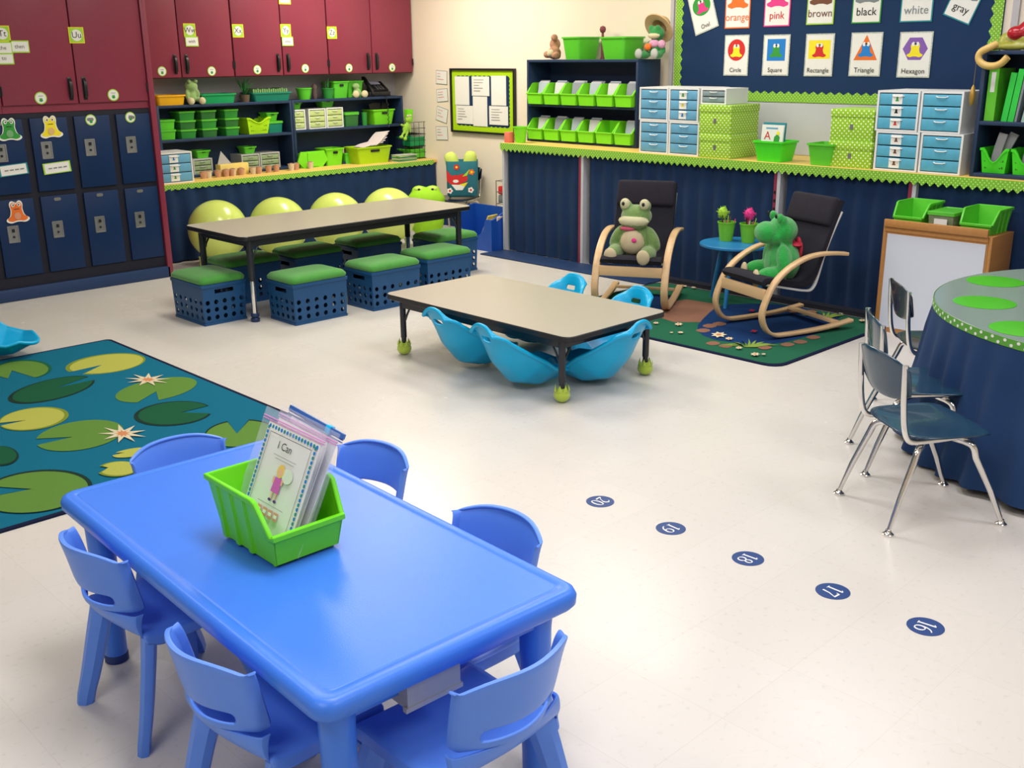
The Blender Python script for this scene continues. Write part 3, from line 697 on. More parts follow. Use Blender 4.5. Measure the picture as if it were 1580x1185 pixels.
a, c = spanA(335, 379, AY+.30, 258); b = B(); box(b, (a, AY+.245, AZ), (c, AY+.33, AZ+.095), bev=.004); tag(obj('cardboard_box', b, mat('yellow_card', (.78, .60, .17), .6), None), 'yellow cardboard box behind the cups on the counter', 'box')
b = B(); prism(b, [(-.06, 0), (.07, 0), (-.02, .11)], 0, .004, 0, MX.Translation(((a+.06), AY+.29, AZ+.0955)) @ MX.Rotation(R(90), 4, 'X')); tag(obj('folded_card', b, mat('grey_card', (.4, .4, .42), .7), None, 0), 'grey folded paper standing on the yellow box', 'card')
# cups in a row along the counter edge
cupm = [mat('cup_pinkish_paper', (.55, .30, .20), .6, var=.3, vs=40), mat('cup_cream_paper', (.66, .56, .42), .6, var=.25, vs=40)]
for i, (x, y) in enumerate([(305, 274), (314, 273.5), (327, 272), (341, 271), (346.5, 269.5), (355, 270.5), (369, 269.5), (381.5, 267), (397, 267.5), (410.5, 265.5), (423.5, 264.5), (444, 262), (453, 261.5), (471, 259)]):
    q = PZ(x, y, AZ)
    q.y = max(AY+.04, min(q.y-.03, AY+.2))
    t = thing('paper_cup', ['leftmost small cup beside the pale blue chest', 'second small cup from the pale blue chest', 'third small cup from the pale blue chest', 'small pinkish cup below the left end of the yellow box', 'small cup half hidden at the left of the yellow box', 'small cup in front of the yellow box centre',
        'small cup under the right end of the yellow box', 'small cream cup right of the yellow box', 'small pinkish cup before the left patterned drawer pair', 'small pinkish cup before the joined drawer pair', 'small cup at the right edge of the drawer pair', 'left cup of the two standing alone on the counter', 'right cup of the two standing alone on the counter', 'cream cup in front of the green hexagonal bin'][i], 'cup', (q.x, q.y, AZ), 0, 'small cups along the yellow counter edge')
    b = B(); lathe(b, [(.022, 0), (.030, .052), (.032, .052), (.032, .056), (.028, .056), (.021, .003)], n=16); obj('cup_wall', b, cupm[i % 2 if i not in (3, 4, 8, 9) else 0], t)
    b = B(); lathe(b, [(.027, .046), (.024, .058), (.010, .064)], n=12); obj('cup_filling', b, mat('brown_filling', (.35, .22, .14), .8, bump=.5, bs=200), t)
# --- counter level, right
b = B(); a = PY(458, 254, SF-.02).x; c = PY(504, 251, SF-.02).x; cx = (a+c)/2; hw = (c-a)/2
prism(b, [(-hw, .06), (-hw*.62, 0), (hw*.62, 0), (hw, .06), (hw*.78, .145), (-hw*.78, .145)], 0, .012, 0, MX.Rotation(R(90), 4, 'X'))
t2 = B(); prism(t2, [(-hw*.36, .012), (hw*.36, .012), (hw*.36, .13), (-hw*.36, .13)], .012, .02, 0, MX.Rotation(R(90), 4, 'X')); merge(b, t2)
box(b, (-hw*.7, 0, 0), (hw*.7, .12, .012)); box(b, (-hw*.75, 0, .0), (-hw*.70, .12, .13)); box(b, (hw*.70, 0, .0), (hw*.75, .12, .13))
tag(obj('hexagonal_bin', b, lime, None, 0, (cx, SF-.03, AZ)), 'lime bin with hexagonal back standing on the yellow counter', 'bin')
a, c = spanA(504, 532, SF-.04, 251); tub('tub', 'lime tub with grip hole right of the hexagonal bin', 'tub', ((a+c)/2, SF+.05, AZ), c-a, .19, .155, lime, None, .8)
a, c = spanA(534, 552, SF-.02, 248); q = ((a+c)/2, SF+.05, AZ); tub('tub', 'small lime tub of striped straws on the counter', 'tub', q, c-a, .13, .10, lime2, None, .85, False)
random.seed(8)
for i in range(7):
    b = B(); x = -.05+.016*i; cyl(b, (x*.7, 0, .0), (x, .01*(i % 3-1), .12+.02*random.random()), .006, n=8); o = obj('straw', b, [paper, pals['red'], mat('tan_straw', (.5, .3, .2), .6)][i % 3], None, 40, (q[0], q[1], AZ+.01)); tag(o, 'short thick straw standing in the small lime tub', 'straw', 'straws in the small lime tub')
a = PY(553, 252, AY+.12).x; c = PY(606, 248, AY+.12).x; t = tub('tub', 'largest yellow-green tub on the counter, heaped with papers', 'tub', ((a+c)/2, AY+.23, AZ), c-a, .22, .155, ygreen, None, .84); cx = (a+c)/2
random.seed(4)
for i in range(5):
    b = B(); M_ = MX.Translation((cx+.025*i-.01, AY+.22, AZ+.165+.013*i)) @ MX.Rotation(R(-16-2*i), 4, 'Y') @ MX.Rotation(R(6*i-9), 4, 'Z')
    grid(b, lambda u, v: V(((u-.5)*.25, (v-.5)*.17, .012*sin(u*4+i))), 6, 3); thick(b, .0015); xform(b, M_)
    tag(obj('paper_sheet', b, mat('pinkish_paper', (.72, .64, .64), .8), None), 'loose sheet heaped in the largest yellow-green tub', 'paper', 'papers heaped in the big tub')
a = PY(609, 250, AY+.06).x; c = PY(644, 246, AY+.06).x
b = B(); random.seed(5)
for i in range(7):
    t2 = B(); box(t2, (-.11, -.06, 0), (.11, .06, .006)); 
    for f in t2.faces: f.material_index = i % 3
    merge(b, t2, MX.Translation(((a+c)/2, AY+.085, AZ+.001+.0095*i)) @ MX.Rotation(R(random.uniform(-8, 8)), 4, 'Z'))
tag(obj('folder_stack', b, [mat('pale_folder', (.5, .55, .45), .6), green3, limepaper], None, 0), 'low pile of green and white papers right of the big tub', 'papers', kind='stuff')
# wire rack with green bins at the right end
a, c = PY(633, 245, AY+.17).x, PY(663, 243, AY+.17).x; cx, hw = (a+c)/2, (c-a)/2; hy = .12; yc = AY+.29; HR = .345
t = thing('wire_rack', 'black three-tier wire rack at the right end of the yellow counter', 'rack', (cx, yc, AZ))
b = B()
for k in range(7):
    z_ = .003+HR*k/6
    tube(b, [(-hw, -hy, z_), (hw, -hy, z_), (hw, hy, z_), (-hw, hy, z_)], .0025, 5, closed=True)
for i in range(5):
    u = -1+.5*i
    for s in (-1, 1): cyl(b, (u*hw, s*hy, 0), (u*hw, s*hy, HR), .0022, n=5); cyl(b, (s*hw, u*hy, 0), (s*hw, u*hy, HR), .0022, n=5)
obj('wire_frame', b, black, t)
for k in (0, 2, 4):
    b = B()
    for i in range(9): cyl(b, (-hw+2*hw*i/8, -hy, .006+HR*k/6), (-hw+2*hw*i/8, hy, .006+HR*k/6), .0018, n=4)
    obj('wire_shelf', b, black, t)
    if k < 4: tub('tub', ['green tub on the bottom tier of the wire rack', '', 'green tub on the middle tier of the wire rack'][k], 'tub', (cx, yc, AZ+.008+HR*k/6), hw*1.75, hy*1.7, .085, [lime2, 0, green3][k], 'tubs in the wire rack', .92, False)
# plush frog draped at the rack
p = PY(624, 188, AY+.15)
plush('plush_frog', 'lime plush frog with dangling legs clinging beside the wire rack', [((.0, 0, -.045), (.035, .025, .05), 'Y', .6), ((.035, 0, .03), (.035, .03, .033)), ((-.03, -.01, -.085), (.013, .013, .05), 'Y', .9), ((.0, -.01, -.10), (.013, .013, .05), 'Y', .5), ((-.04, -.005, -.02), (.035, .012, .012), 'Y', .3), ((.05, 0, -.05), (.012, .012, .05)), ((-.075, -.02, -.125), (.024, .02, .016)), ((-.03, -.02, -.145), (.02, .02, .018))],
      mat('lime_plush', (.30, .56, .04), .95, bump=.3, sheen=.3), (p.x, AY+.13, p.z-.01), 0, .006, [('eye', [((.02, -.01, .065), (.012, .012, .013)), ((.05, -.01, .065), (.012, .012, .013))], pcream)])
p = PY(627, 176, AY+.36); b = B(); rrl(b, [(.028, .028, .006, 0), (.034, .034, .006, .12), (.031, .031, .006, .12), (.025, .025, .006, .004)], n=2); tag(obj('pencil_cup', b, lime, None, 40, (cx-hw+.04, yc-.07, AZ+HR+.004)), 'lime cup on top of the wire rack behind the plush frog', 'cup')
# ================================================================ RIGHT WALL: BOARDS
WX = WB-.001
def yB(x, y, X): return PX(x, y, X).y
def zB(x, y, X): return PX(x, y, X).z
# small framed bulletin board
pts = [PX(694, 107, WB-.02), PX(794, 104, WB-.02), PX(697, 206, WB-.02), PX(795, 207, WB-.02)]
y0, y1 = (pts[0].y+pts[2].y)/2, (pts[1].y+pts[3].y)/2; z1, z0 = (pts[0].z+pts[1].z)/2, (pts[2].z+pts[3].z)/2
w_, h_ = y0-y1, z1-z0; cy, cz = (y0+y1)/2, (z0+z1)/2
t = thing('bulletin_board', 'small bulletin board in a black frame with lime border on the cream wall', 'bulletin board', (WX, cy, z0))
def onB(b): xform(b, wallM('B', (0, 0, h_/2))); return b
b = B(); f_ = .018
for q in ((-w_/2, -h_/2, w_/2, -h_/2+f_), (-w_/2, h_/2-f_, w_/2, h_/2), (-w_/2, -h_/2+f_, -w_/2+f_, h_/2-f_), (w_/2-f_, -h_/2+f_, w_/2, h_/2-f_)): box(b, (q[0], q[1], 0), (q[2], q[3], .028))
obj('frame', onB(b), black, t, 0)
b = B(); box(b, (-w_/2+f_, -h_/2+f_, 0), (w_/2-f_, h_/2-f_, .012)); obj('panel', onB(b), ygreen, t, 0)
b = B(); P = []; a_, c_ = w_/2-.082, h_/2-.072; N_ = 12
for k in range(4):
    A_, B_ = [((-a_, -c_), (a_, -c_)), ((a_, -c_), (a_, c_)), ((a_, c_), (-a_, c_)), ((-a_, c_), (-a_, -c_))][k]
    for i in range(N_):
        for j in range(4):
            u = (i+j/4)/N_; x, y = A_[0]+(B_[0]-A_[0])*u, A_[1]+(B_[1]-A_[1])*u; s = .010*sin(pi*j/4); n_ = [(0, -1), (1, 0), (0, 1), (-1, 0)][k]; P.append((x+n_[0]*s, y+n_[1]*s))
prism(b, P, .012, .0135); obj('scalloped_mat', onB(b), navy2, t, 0)
def sheetB(label, xl, yt, xr, yb, X, lines=0, tilt=0, name='paper_notice', group='papers on the small bulletin board', cols=('black',), edge=None):
    a, c = PX(xl, (yt+yb)/2, X), PX(xr, (yt+yb)/2, X); m_ = PX((xl+xr)/2, (yt+yb)/2, X); hh = PX((xl+xr)/2, yt, X).z-PX((xl+xr)/2, yb, X).z; ww = a.y-c.y
    it = [('rect', -ww/2+.004, -hh/2+.004, ww/2-.004, hh/2-.004, 1)]; random.seed(int(xl*7+yt))
    for i in range(lines):
        y = hh/2-.03-(hh-.05)*i/max(1, lines); L_ = ww*random.uniform(.25, .6)
        it.append(('rect', -ww*.38, y-.003, -ww*.38+L_, y+.003, 2+i % len(cols)))
    card(name, it, [pals[edge] if edge else paper, paper]+[mat('ink_'+c_, tuple(min(1, .3+.5*v) for v in lin({'black': (.2, .2, .2), 'red': (.9, .1, .1)}[c_])), .8) for c_ in cols], ww, hh, 'B', m_, label, 'paper', group, tilt)
XB = WB-.017
sheetB('tall plain sheet at the upper left of the small bulletin board', 702, 118, 724, 162, XB, 0)
sheetB('printed sheet at the top centre of the small bulletin board', 728, 118, 755, 148, XB-.003, 5)
sheetB('tall plain sheet at the upper right of the small bulletin board', 758, 117, 781, 163, XB, 0)
sheetB('printed sheet at the lower left of the small bulletin board', 704, 163, 730, 191, XB-.003, 5)
sheetB('tall blank sheet at the lower centre of the small bulletin board', 730, 149, 752, 195, XB, 0)
sheetB('printed sheet at the lower right of the small bulletin board', 755, 164, 784, 193, XB-.003, 5)
for (xl, yt, xr, yb, ti), n in zip([(673, 109, 690, 130, -.05), (674, 137, 691, 157, .08), (673.5, 166, 690.5, 188, -.2), (673, 195, 691, 216, .03)],
        ['topmost of four small cards beside the small bulletin board', 'second from top of four small cards beside the bulletin board', 'most tilted of the four small wall cards, third down', 'lowest of four small cards beside the small bulletin board']):
    sheetB(n, xl, yt, xr, yb, WX-.002, 3, ti, 'wall_card', 'small cards left of the small bulletin board', ('red', 'black'), 'grey')
# large navy board with lime border
X0 = WB-.022
yl, yr = yB(1040, 100, X0), yB(1543, 60, X0); zb = (zB(1170, 155, X0)+zB(1340, 163, X0))/2; zt = 2.45
W_, Hh = yl-yr, zt-zb; cyb, czb = (yl+yr)/2, (zb+zt)/2
t = thing('bulletin_board', 'large navy bulletin board with a scalloped lime border over the counter', 'bulletin board', (WX, cyb, zb))
def onW(b): xform(b, wallM('B', (0, 0, Hh/2))); return b
b = B(); box(b, (-W_/2, -Hh/2, 0), (W_/2, Hh/2, .018)); obj('panel', onW(b), navy2, t, 0)
def scal_frame(w_, h_, width, tooth, amp, z0, z1, sharp=False):
    b = B()
    for (L_, M_) in ((w_, MX.Translation((-w_/2, -h_/2, 0)) @ MX.Scale(-1, 4, V((0, 1, 0)))), (w_, MX.Translation((-w_/2, h_/2, 0))),
                     (h_, MX.Translation((-w_/2, -h_/2, 0)) @ MX.Rotation(R(90), 4, 'Z')), (h_, MX.Translation((w_/2, h_/2, 0)) @ MX.Rotation(R(-90), 4, 'Z'))):
        prism(b, scallop(L_, width, tooth, amp, 6, sharp), z0, z1, 0, M_)
    return b
obj('scalloped_border', onW(scal_frame(W_, Hh, .075, .065, .02, .018, .0195, True)), borderdot, t, 0)
def boardcard(kind, word_, col, shape, bcol, p, w_, h_, label, tilt=0, textcol='black'):
    it = [('rect', -w_*.46, -h_*.47, w_*.46, h_*.47, 1)]; mats = [pals['grey'] if kind == 'shape' else pals[bcol], paper, pals[col], pals[textcol], pals[bcol] if kind == 'shape' else pals[col], pals['white'], pals['black']]
    if kind == 'shape':
        mats[0] = mat('card_edge_pattern', (.45, .5, .45), .7, var=.6, vs=90)
        cyy = h_*.13; r = w_*.34
        if shape == 'circle': it.append(('disc', 0, cyy, r*1.05, r*1.05, 4))
        elif shape == 'oval': it.append(('disc', 0, cyy, r*1.1, r*.95, 4))
        elif shape == 'square': it.append(('rect', -r, cyy-r, r, cyy+r, 4))
        elif shape == 'rectangle': it.append(('rect', -r*1.12, cyy-r*.82, r*1.12, cyy+r*.82, 4))
        elif shape == 'triangle': it.append(('poly', [(-r*1.1, cyy-r*.95), (r*1.1, cyy-r*.95), (0, cyy+r*1.15)], 4))
        elif shape == 'hexagon': it.append(('poly', [(r*1.12*cos(a*pi/3), cyy+r*1.05*sin(a*pi/3)) for a in range(6)], 4))
        s = w_*.38; cy_ = cyy-.0
        it += [('poly', [(x*s*1.22, cy_+(y*s)-.12*s) for x, y in FROG], 2), ('disc', -.13*s*1.3, cy_+.34*s, .13*s, .16*s, 5), ('disc', .13*s*1.3, cy_+.34*s, .13*s, .16*s, 5), ('disc', -.04*s, cy_+.36*s, .05*s, .06*s, 6), ('disc', .06*s, cy_+.36*s, .05*s, .06*s, 6),
               ('text', word_, 0, -h_*.36, w_*.20, 3)]
    else:
        s = w_*.8
        it += [('poly', [(x*s, h_*.20+y*s*.8) for x, y in FROG], 2), ('disc', -.14*s, h_*.46, .09*s, .09*s, 5), ('disc', .14*s, h_*.46, .09*s, .09*s, 5), ('text', word_, 0, -h_*.24, w_*.34, 3)]
    card(kind+'_card', it, mats, w_, h_, 'B', p, label, 'card', kind+' cards on the navy board', tilt)
XC = WB-.0225
def bc(kind, word_, col, shape, bcol, xl, xr, yt, yb, label, tilt=0, textcol='black', h_=None):
    m_ = PX((xl+xr)/2, (yt+yb)/2, XC); w_ = yB(xl, (yt+yb)/2, XC)-yB(xr, (yt+yb)/2, XC); hh = zB((xl+xr)/2, yt, XC)-zB((xl+xr)/2, yb, XC)
    boardcard(kind, word_, col, shape, bcol, m_, w_, hh, label, tilt, textcol)
bc('shape', 'Circle', 'yellow', 'circle', 'red', 1117.5, 1155, 54, 117, 'white card with a yellow frog in a red circle')
bc('shape', 'Square', 'green', 'square', 'blue', 1177, 1218, 53.5, 117, 'white card with a green frog in a blue square')
bc('shape', 'Rectangle', 'red', 'rectangle', 'yellow', 1242, 1286, 52, 118, 'white card with a red frog in a yellow rectangle')
bc('shape', 'Triangle', 'blue', 'triangle', 'orange', 1311.5, 1360, 50, 118, 'white card with a blue frog in an orange triangle')
bc('shape', 'Hexagon', 'yellow', 'hexagon', 'purple', 1386, 1437, 49, 120, 'white card with a yellow frog in a purple hexagon')
bc('shape', 'Oval', 'pink', 'oval', 'green', 1066, 1103, -16, 50, 'tilted white card with a pink frog in a green oval', .32)
bc('color', 'orange', 'orange', None, 'orange', 1119.5, 1158, -22, 44, 'orange frog card with the word orange', 0, 'orange')
bc('color', 'pink', 'pink', None, 'pink', 1180, 1220, -24, 41, 'pink frog card with the word pink', 0, 'red')
bc('color', 'brown', 'brown', None, 'lime', 1246, 1288, -28, 38, 'brown frog card with the word brown', 0, 'brown')
bc('color', 'black', 'grey', None, 'green', 1316, 1361, -32, 36, 'grey spotted frog card with the word black', 0, 'black')
bc('color', 'white', 'white', None, 'teal', 1391, 1441, -36, 34, 'pale frog card with the faint word white', 0, 'grey')
bc('color', 'gray', 'grey', None, 'teal', 1468, 1514, -40, 33, 'tilted grey frog card with the word gray', -.38, 'black')
wbz = zb-.004
b = B(); box(b, (WX-.016, yr+.0, .902), (WX, yl-.02, wbz)); struct('trim_6', b, mat('grey_marker_board', (.50, .53, .56), .3, var=.02), 0)
# whitish rail beside the board edges
b = B(); box(b, (WX-.02, yl+.02, zb), (WX, yl+.05, zt)); box(b, (WX-.02, yr-.09, zb), (WX, yr-.05, zt)); struct('trim_5', b, greyw, 0)

# ================================================================ COUNTER ALONG THE RIGHT WALL
BX, BZ = 6.12, .90
YE = PX(772, 228, BX-.01).y                   # left end of the counter
b = B(); box(b, (BX-.01, .6, BZ-.03), (WB-.002, YE, BZ), bev=.004); tag(obj('countertop', b, kraft), 'long high countertop below the navy board, edged with polka paper', 'countertop')
b = B(); prism(b, scallop(YE-.62, .068, .05, .024, 2, True), 0, .003, 0, wallM('B', (BX-.0115, YE-.002, BZ)))
tag(obj('border_strip', b, borderdot, None, 0), 'zigzag lime polka dot border hanging along the high counter edge', 'border')
post = mat('grey_white_edge', (.48, .50, .56), .5)
for k, (px_, py_, l) in enumerate(((779, 250, 'pale upright panel at the left end of the high counter'), (901, 250, 'maroon and white upright seen between the curtains left of the rockers'), (1204, 280, 'maroon slotted upright behind the small blue table'), (1413, 290, 'maroon upright above the easel'))):
    y = PX(px_, py_, BX+.02).y; t = thing('counter_upright', l, 'upright', (BX+.02, y, 0), 0, 'uprights under the high counter')
    if k: obj('slotted_strip', box(B(), (-.02, .012, .0), (.0, .035, BZ-.035)), maroon, t, 0)
    obj('panel', box(B(), (-.02, -.012, 0), (.55, .0115, BZ-.035)), post, t, 0)
    if k == 2:
        for j in range(5):
            obj('slot', box(B(), (-.0215, .016, .70-.055*j), (-.0195, .031, .72-.055*j)), black, t, 0)
xs = [(776+6, 897), (908, 1202), (1215, 1408), (1418, 1700)]
for (a, c), n in zip(xs, ['navy curtain under the left end of the high counter', 'wide navy curtain behind the left rocking chair and the small blue table', 'navy curtain behind the right rocking chair', 'navy curtain behind the easel']):
    ya, yc_ = PX(a, 250, BX+.01).y, PX(c, 290, BX+.01).y if c < 1600 else .62
    curtain('curtain', (BX+.025, yc_, 0), (BX+.025, ya, 0), .01, BZ-.045, .026, .13, n, seed=a)

# ---------------------------------------------------------------- green bin bookcase
FX = 6.40
ya, yb_ = yB(813, 150, FX), yB(983, 165, FX); zt_ = zB(900, 96, FX)
t = thing('bin_bookcase', 'dark blue bookcase holding two rows of tilted lime bins', 'bookcase', (FX, ya, BZ))
W_ = ya-yb_; Hh = zt_-BZ; D_ = .27; th = .02     # local: x into wall, y negative to the right
zs = [(zB(900, 163, FX)-BZ)]
for s in (0, -(W_-th)): obj('side_panel', box(B(), (0, s-th if s == 0 else s, 0), (D_, s if s == 0 else s-th, Hh), bev=.002), shelfb, t)
obj('top_board', box(B(), (0, -W_, Hh), (D_, 0, Hh+th), bev=.002), shelfb, t); obj('back_panel', box(B(), (D_-.008, -W_+th, 0), (D_, -th, Hh)), shelfb, t, 0)
for z_ in (th, zs[0]): obj('shelf', box(B(), (0, -W_+th, z_-th), (D_-.008, -th, z_), bev=.002), shelfb, t)
def hopper(name, label, c, w_, d_, h_, m, rz=0, group=None, front=.45, tilt=0, rib=True, cat='bin', taper=.84, split=.5):
    """stack-and-hang bin: high back and sides, stepping down to a low front. local: front towards -y"""
    t = thing(name, label, cat, c, rz, group)
    if tilt: t.rotation_euler = (tilt, 0, rz)
    hx, hy = w_/2, d_/2; th = .004; b = B(); hf = h_*front; rim = .009
    # side profile (y, z) of the rim line, front to back
    prof = [(-hy, hf), (-hy*.92, hf), (-hy*(1-split*1.1), h_*.98), (-hy*(1-split*1.25), h_), (hy, h_)]
    k = taper
    def sx(z): return hx*(k+(1-k)*z/h_)
    def yb(y, z): return y if y < 0 and False else y*(k+(1-k)*z/h_) if abs(y) > hy*.9 else y
    for s in (-1, 1):
        for off in (0,):
            outer = [(yb(-hy, 0), 0)]+[(yb(y, z), z) for y, z in prof]+[(yb(hy, 0), 0)]
            A_ = [b.verts.new((s*sx(z), y, z)) for y, z in outer]; C_ = [b.verts.new((s*(sx(z)-th), y, z)) for y, z in outer]
            n = len(outer)
            b.faces.new(A_); b.faces.new(C_)
            for i in range(n): b.faces.new((A_[i], A_[(i+1) % n], C_[(i+1) % n], C_[i]))
    def panel(y, z0, z1):
        q = [(s*(sx(z)-.001), yb(y, z), z) for s, z in ((-1, z0), (1, z0), (1, z1), (-1, z1))]; dy = th if y < 0 else -th
        A_ = [b.verts.new(p) for p in q]; C_ = [b.verts.new((p[0], p[1]+dy, p[2])) for p in q]
        b.faces.new(A_); b.faces.new(C_)
        for i in range(4): b.faces.new((A_[i], A_[(i+1) % 4], C_[(i+1) % 4], C_[i]))
    panel(-hy, 0, hf); panel(hy, 0, h_); box(b, (-hx*k+.001, -hy*k+.001, 0), (hx*k-.001, hy*k-.001, th))
    bmesh.ops.recalc_face_normals(b, faces=b.faces)
    o = obj('body', b, m, t, 30)
    rp = [(s*(sx(z)+.001), yb(y, z), z) for s, pr_ in ((-1, prof[::-1]), (1, prof)) for y, z in pr_]
    b = B(); tube(b, [(p[0], p[1], p[2]-.003) for p in rp], .005, closed=True, flat=(rim+.003, .015 if rib else .010), upv=(0, .02, 1)); obj('rim', b, m, t)
    if rib:
        for s in (-1, 1):
            for yy in (-.12, .30, .72):
                b = B(); zt__ = h_-.008; a = s*(sx(0)); c_ = s*(sx(zt__)); y_ = hy*yy
                q = [b.verts.new(p) for p in ((a, y_-.009, 0), (a, y_+.009, 0), (c_, y_+.009, zt__), (c_, y_-.009, zt__), (a+s*.006, y_-.007, 0), (a+s*.006, y_+.007, 0), (c_+s*.004, y_+.007, zt__), (c_+s*.004, y_-.007, zt__))]
                for f in ((0, 1, 2, 3), (4, 5, 6, 7), (0, 1, 5, 4), (1, 2, 6, 5), (2, 3, 7, 6), (3, 0, 4, 7)): b.faces.new([q[i] for i in f])
                bmesh.ops.recalc_face_normals(b, faces=b.faces); obj('rib', b, m, t, 30)
    return t
ordn = ['leftmost', 'second', 'third', 'fourth', 'fifth', 'rightmost']
proto = None
for r, zz in enumerate((zs[0], th)):
    rn = ['upper', 'lower'][r]
    for i in range(6):
        w_ = (W_-2*th)/6; y = ya-th-w_*(i+.5); lab = '%s lime bin on the %s shelf of the dark blue bookcase' % (ordn[i], rn)
        loc = (FX+.055, y, BZ+zz+.001)
        if proto is None: proto = hopper('storage_bin', lab, loc, w_*.96, .19, .165, lime, -pi/2, 'lime bins in the dark blue bookcase', .52, 0, False, split=.8)
        else: dup(proto, loc, None, lab)
        n = [4, 5, 6, 6, 4, 5][i] if r == 0 else [4, 5, 3, 3, 0, 2][i]
        if n:
            for j in range(n):
                b = B(); box(b, (-.002, -.052, 0), (.002, .052, .165+.008*(j % 3))); ang = -.38
                o = obj('booklet', b, [mat('pale_booklet', (.42, .48, .56), .7), mat('white_booklet', (.62, .62, .64), .7), mat('grey_booklet', (.28, .30, .36), .7)][(i+j+r) % 3], None, 0, (FX+.075+.011*j-.03, y-.008, BZ+zz+.008)); o.rotation_euler = (0, .18, 0)
                tag(o, 'thin booklets filed in the %s bin of the %s bookcase shelf' % (ordn[i], rn), 'booklet', 'booklets in the %s bin, %s shelf' % (ordn[i], rn))
# things on the bookcase
TZ = BZ+Hh+th
def tubB(label, xl, xr, yb2, yt, X, base, m, dep=.3, group=None, name='tub', tp=.8, **k):
    a, c = yB(xl, yb2, X), yB(xr, yb2, X); h = zB((xl+xr)/2, yt, X)-zB((xl+xr)/2, yb2, X)
    return tub(name, label, 'tub', (X+dep/2, (a+c)/2, base), a-c, dep, h, m, group, tp, rz=-pi/2, **k)
tubB('left green tub on top of the dark blue bookcase', 866, 893, 95, 60, FX+.01, TZ, lime2, .26, 'green tubs on the bookcase', hole=False); tubB('right green tub on top of the dark blue bookcase', 924, 962, 92, 57, FX+.01, TZ, lime2, .26, 'green tubs on the bookcase', hole=False)
p = PX(850, 95, FX+.08)
plush('plush_toy', 'small mottled brown plush toy at the left end of the bookcase top', [((0, 0, .05), (.06, .055, .05)), ((-.02, .03, .12), (.05, .04, .05)), ((.02, -.02, .17), (.03, .03, .03)), ((-.07, 0, .04), (.05, .03, .03)), ((.06, -.04, .03), (.03, .05, .03))],
      mat('mottled_brown_plush', (.42, .22, .13), .95, var=.9, vs=25, bump=.5, bs=120), (FX+.12, p.y, TZ), -pi/2, .008, [('patch', [((0, -.04, .05), (.035, .03, .03))], pcream)], 'plush toy')
p = PX(924, 56, FX+.2); b = B(); lathe(b, [(.02, 0), (.012, .02), (.010, .20), (.02, .205), (.026, .225), (.02, .245), (.002, .252)], n=12); tag(obj('figurine', b, mat('dark_red_figure', (.22, .05, .06), .6), None, 50, (FX+.235, p.y-.01, TZ-.03+.031)), 'slim dark figure standing between the two green tubs', 'figurine')
p = PX(1008, 90, FX+.1)
grn = mat('plush_green', (.03, .26, .06), .95, var=.2, bump=.4, bs=300, sheen=.3); straw = wood_mat('straw_hat', 'D6B98C', 'B8956A', .9, 30)
t = plush('plush_frog', 'plush frog with a wide straw hat at the right end of the bookcase', [((0, 0, .09), (.07, .055, .085)), ((0, -.01, .21), (.075, .06, .06)), ((-.035, -.04, .25), (.025, .025, .028)), ((.035, -.04, .25), (.025, .025, .028)), ((-.08, -.03, .1), (.022, .025, .06), 'Y', .5), ((.08, -.03, .1), (.022, .025, .06), 'Y', -.5), ((-.07, -.08, .035), (.035, .07, .033)), ((.07, -.08, .035), (.035, .07, .033))],
      grn, (FX+.14, p.y, TZ), -pi/2, .008, [('mouth', [((0, -.045, .19), (.062, .035, .026))], pcream), ('foot', [((-.085, -.14, .045), (.036, .026, .042)), ((.085, -.14, .045), (.036, .026, .042))], mat('grey_foot_plush', (.4, .42, .40), .9))])
b = B(); xs_ = [(.0, .09), (.05, .085), (.062, .03), (.07, .005), (.135, -.012), (.14, -.006), (.075, .015), (.066, .035), (.055, .09), (.002, .096)]
lathe(b, [(max(r_, .001), z_) for r_, z_ in xs_], n=28); xform(b, MX.Translation((0, .02, .255)) @ MX.Rotation(R(-55), 4, 'X')); obj('straw_hat', b, straw, t); t.scale = (.88,)*3
b = B(); ball(b, (.0, -.04, .125), (.055, .03, .035)); ball(b, (.09, -.05, .12), (.035, .03, .035)); obj('scarf', b, mat('pink_flower_cloth', (.6, .3, .45), .9, var=.7, vs=60), t); b = B(); ball(b, (-.04, -.075, .10), (.035, .02, .03)); obj('bow', b, pals['orange'], t)
# left end of the counter
p = PX(803, 221, BX+.1); pail('lime bucket at the left end of the high counter', (BX+.10, p.y, BZ), .058, .13, lime)
p = PX(788, 221, BX+.08); b = B(); box(b, (-.03, -.03, 0), (.03, .03, .085), bev=.004); tag(obj('note_box', b, mat('coral_paper', (.75, .18, .12), .6), None, 40, (BX+.06, min(YE-.035, p.y), BZ)), 'small coral paper box beside the lime bucket', 'box')

# ---------------------------------------------------------------- drawer chests on the high counter
def duB(label, xl, xr, yb2, yt, X, base, dm, pics=None, dep=.36, fm=white, rows=3, ztop=None, group='pale blue drawer chests', w_=None):
    a, c = yB(xl, yb2, X), yB(xr, yb2, X); z1 = ztop or base+(zB((xl+xr)/2, yt, X)-zB((xl+xr)/2, yb2, X))
    t = rack_drawers(label, 0, a-c, 0, base, z1, dep, rows, fm, dm, pics, group); t.location = (X, a, base); t.rotation_euler = (0, 0, -pi/2); return z1
DX = BX+.045
n1 = 'chest of pale blue drawers in the left block, '
z1 = duB(n1+'bottom left', 986, 1030, 234.5, 184, DX, BZ+.001, bluedr); duB(n1+'bottom right', 1031, 1077, 237, 184, DX, BZ+.001, bluedr, ztop=z1)
z2 = duB(n1+'top left beside the bookcase', 986, 1030, 181, 130, DX, z1+.001, bluedr); duB(n1+'top right with frog pictures', 1031, 1077, 181, 130, DX, z1+.001, bluedr, ['blue', 'yellow', 'green'], ztop=z2); z2l = z2
n1 = 'chest of pale blue drawers in the right block, '
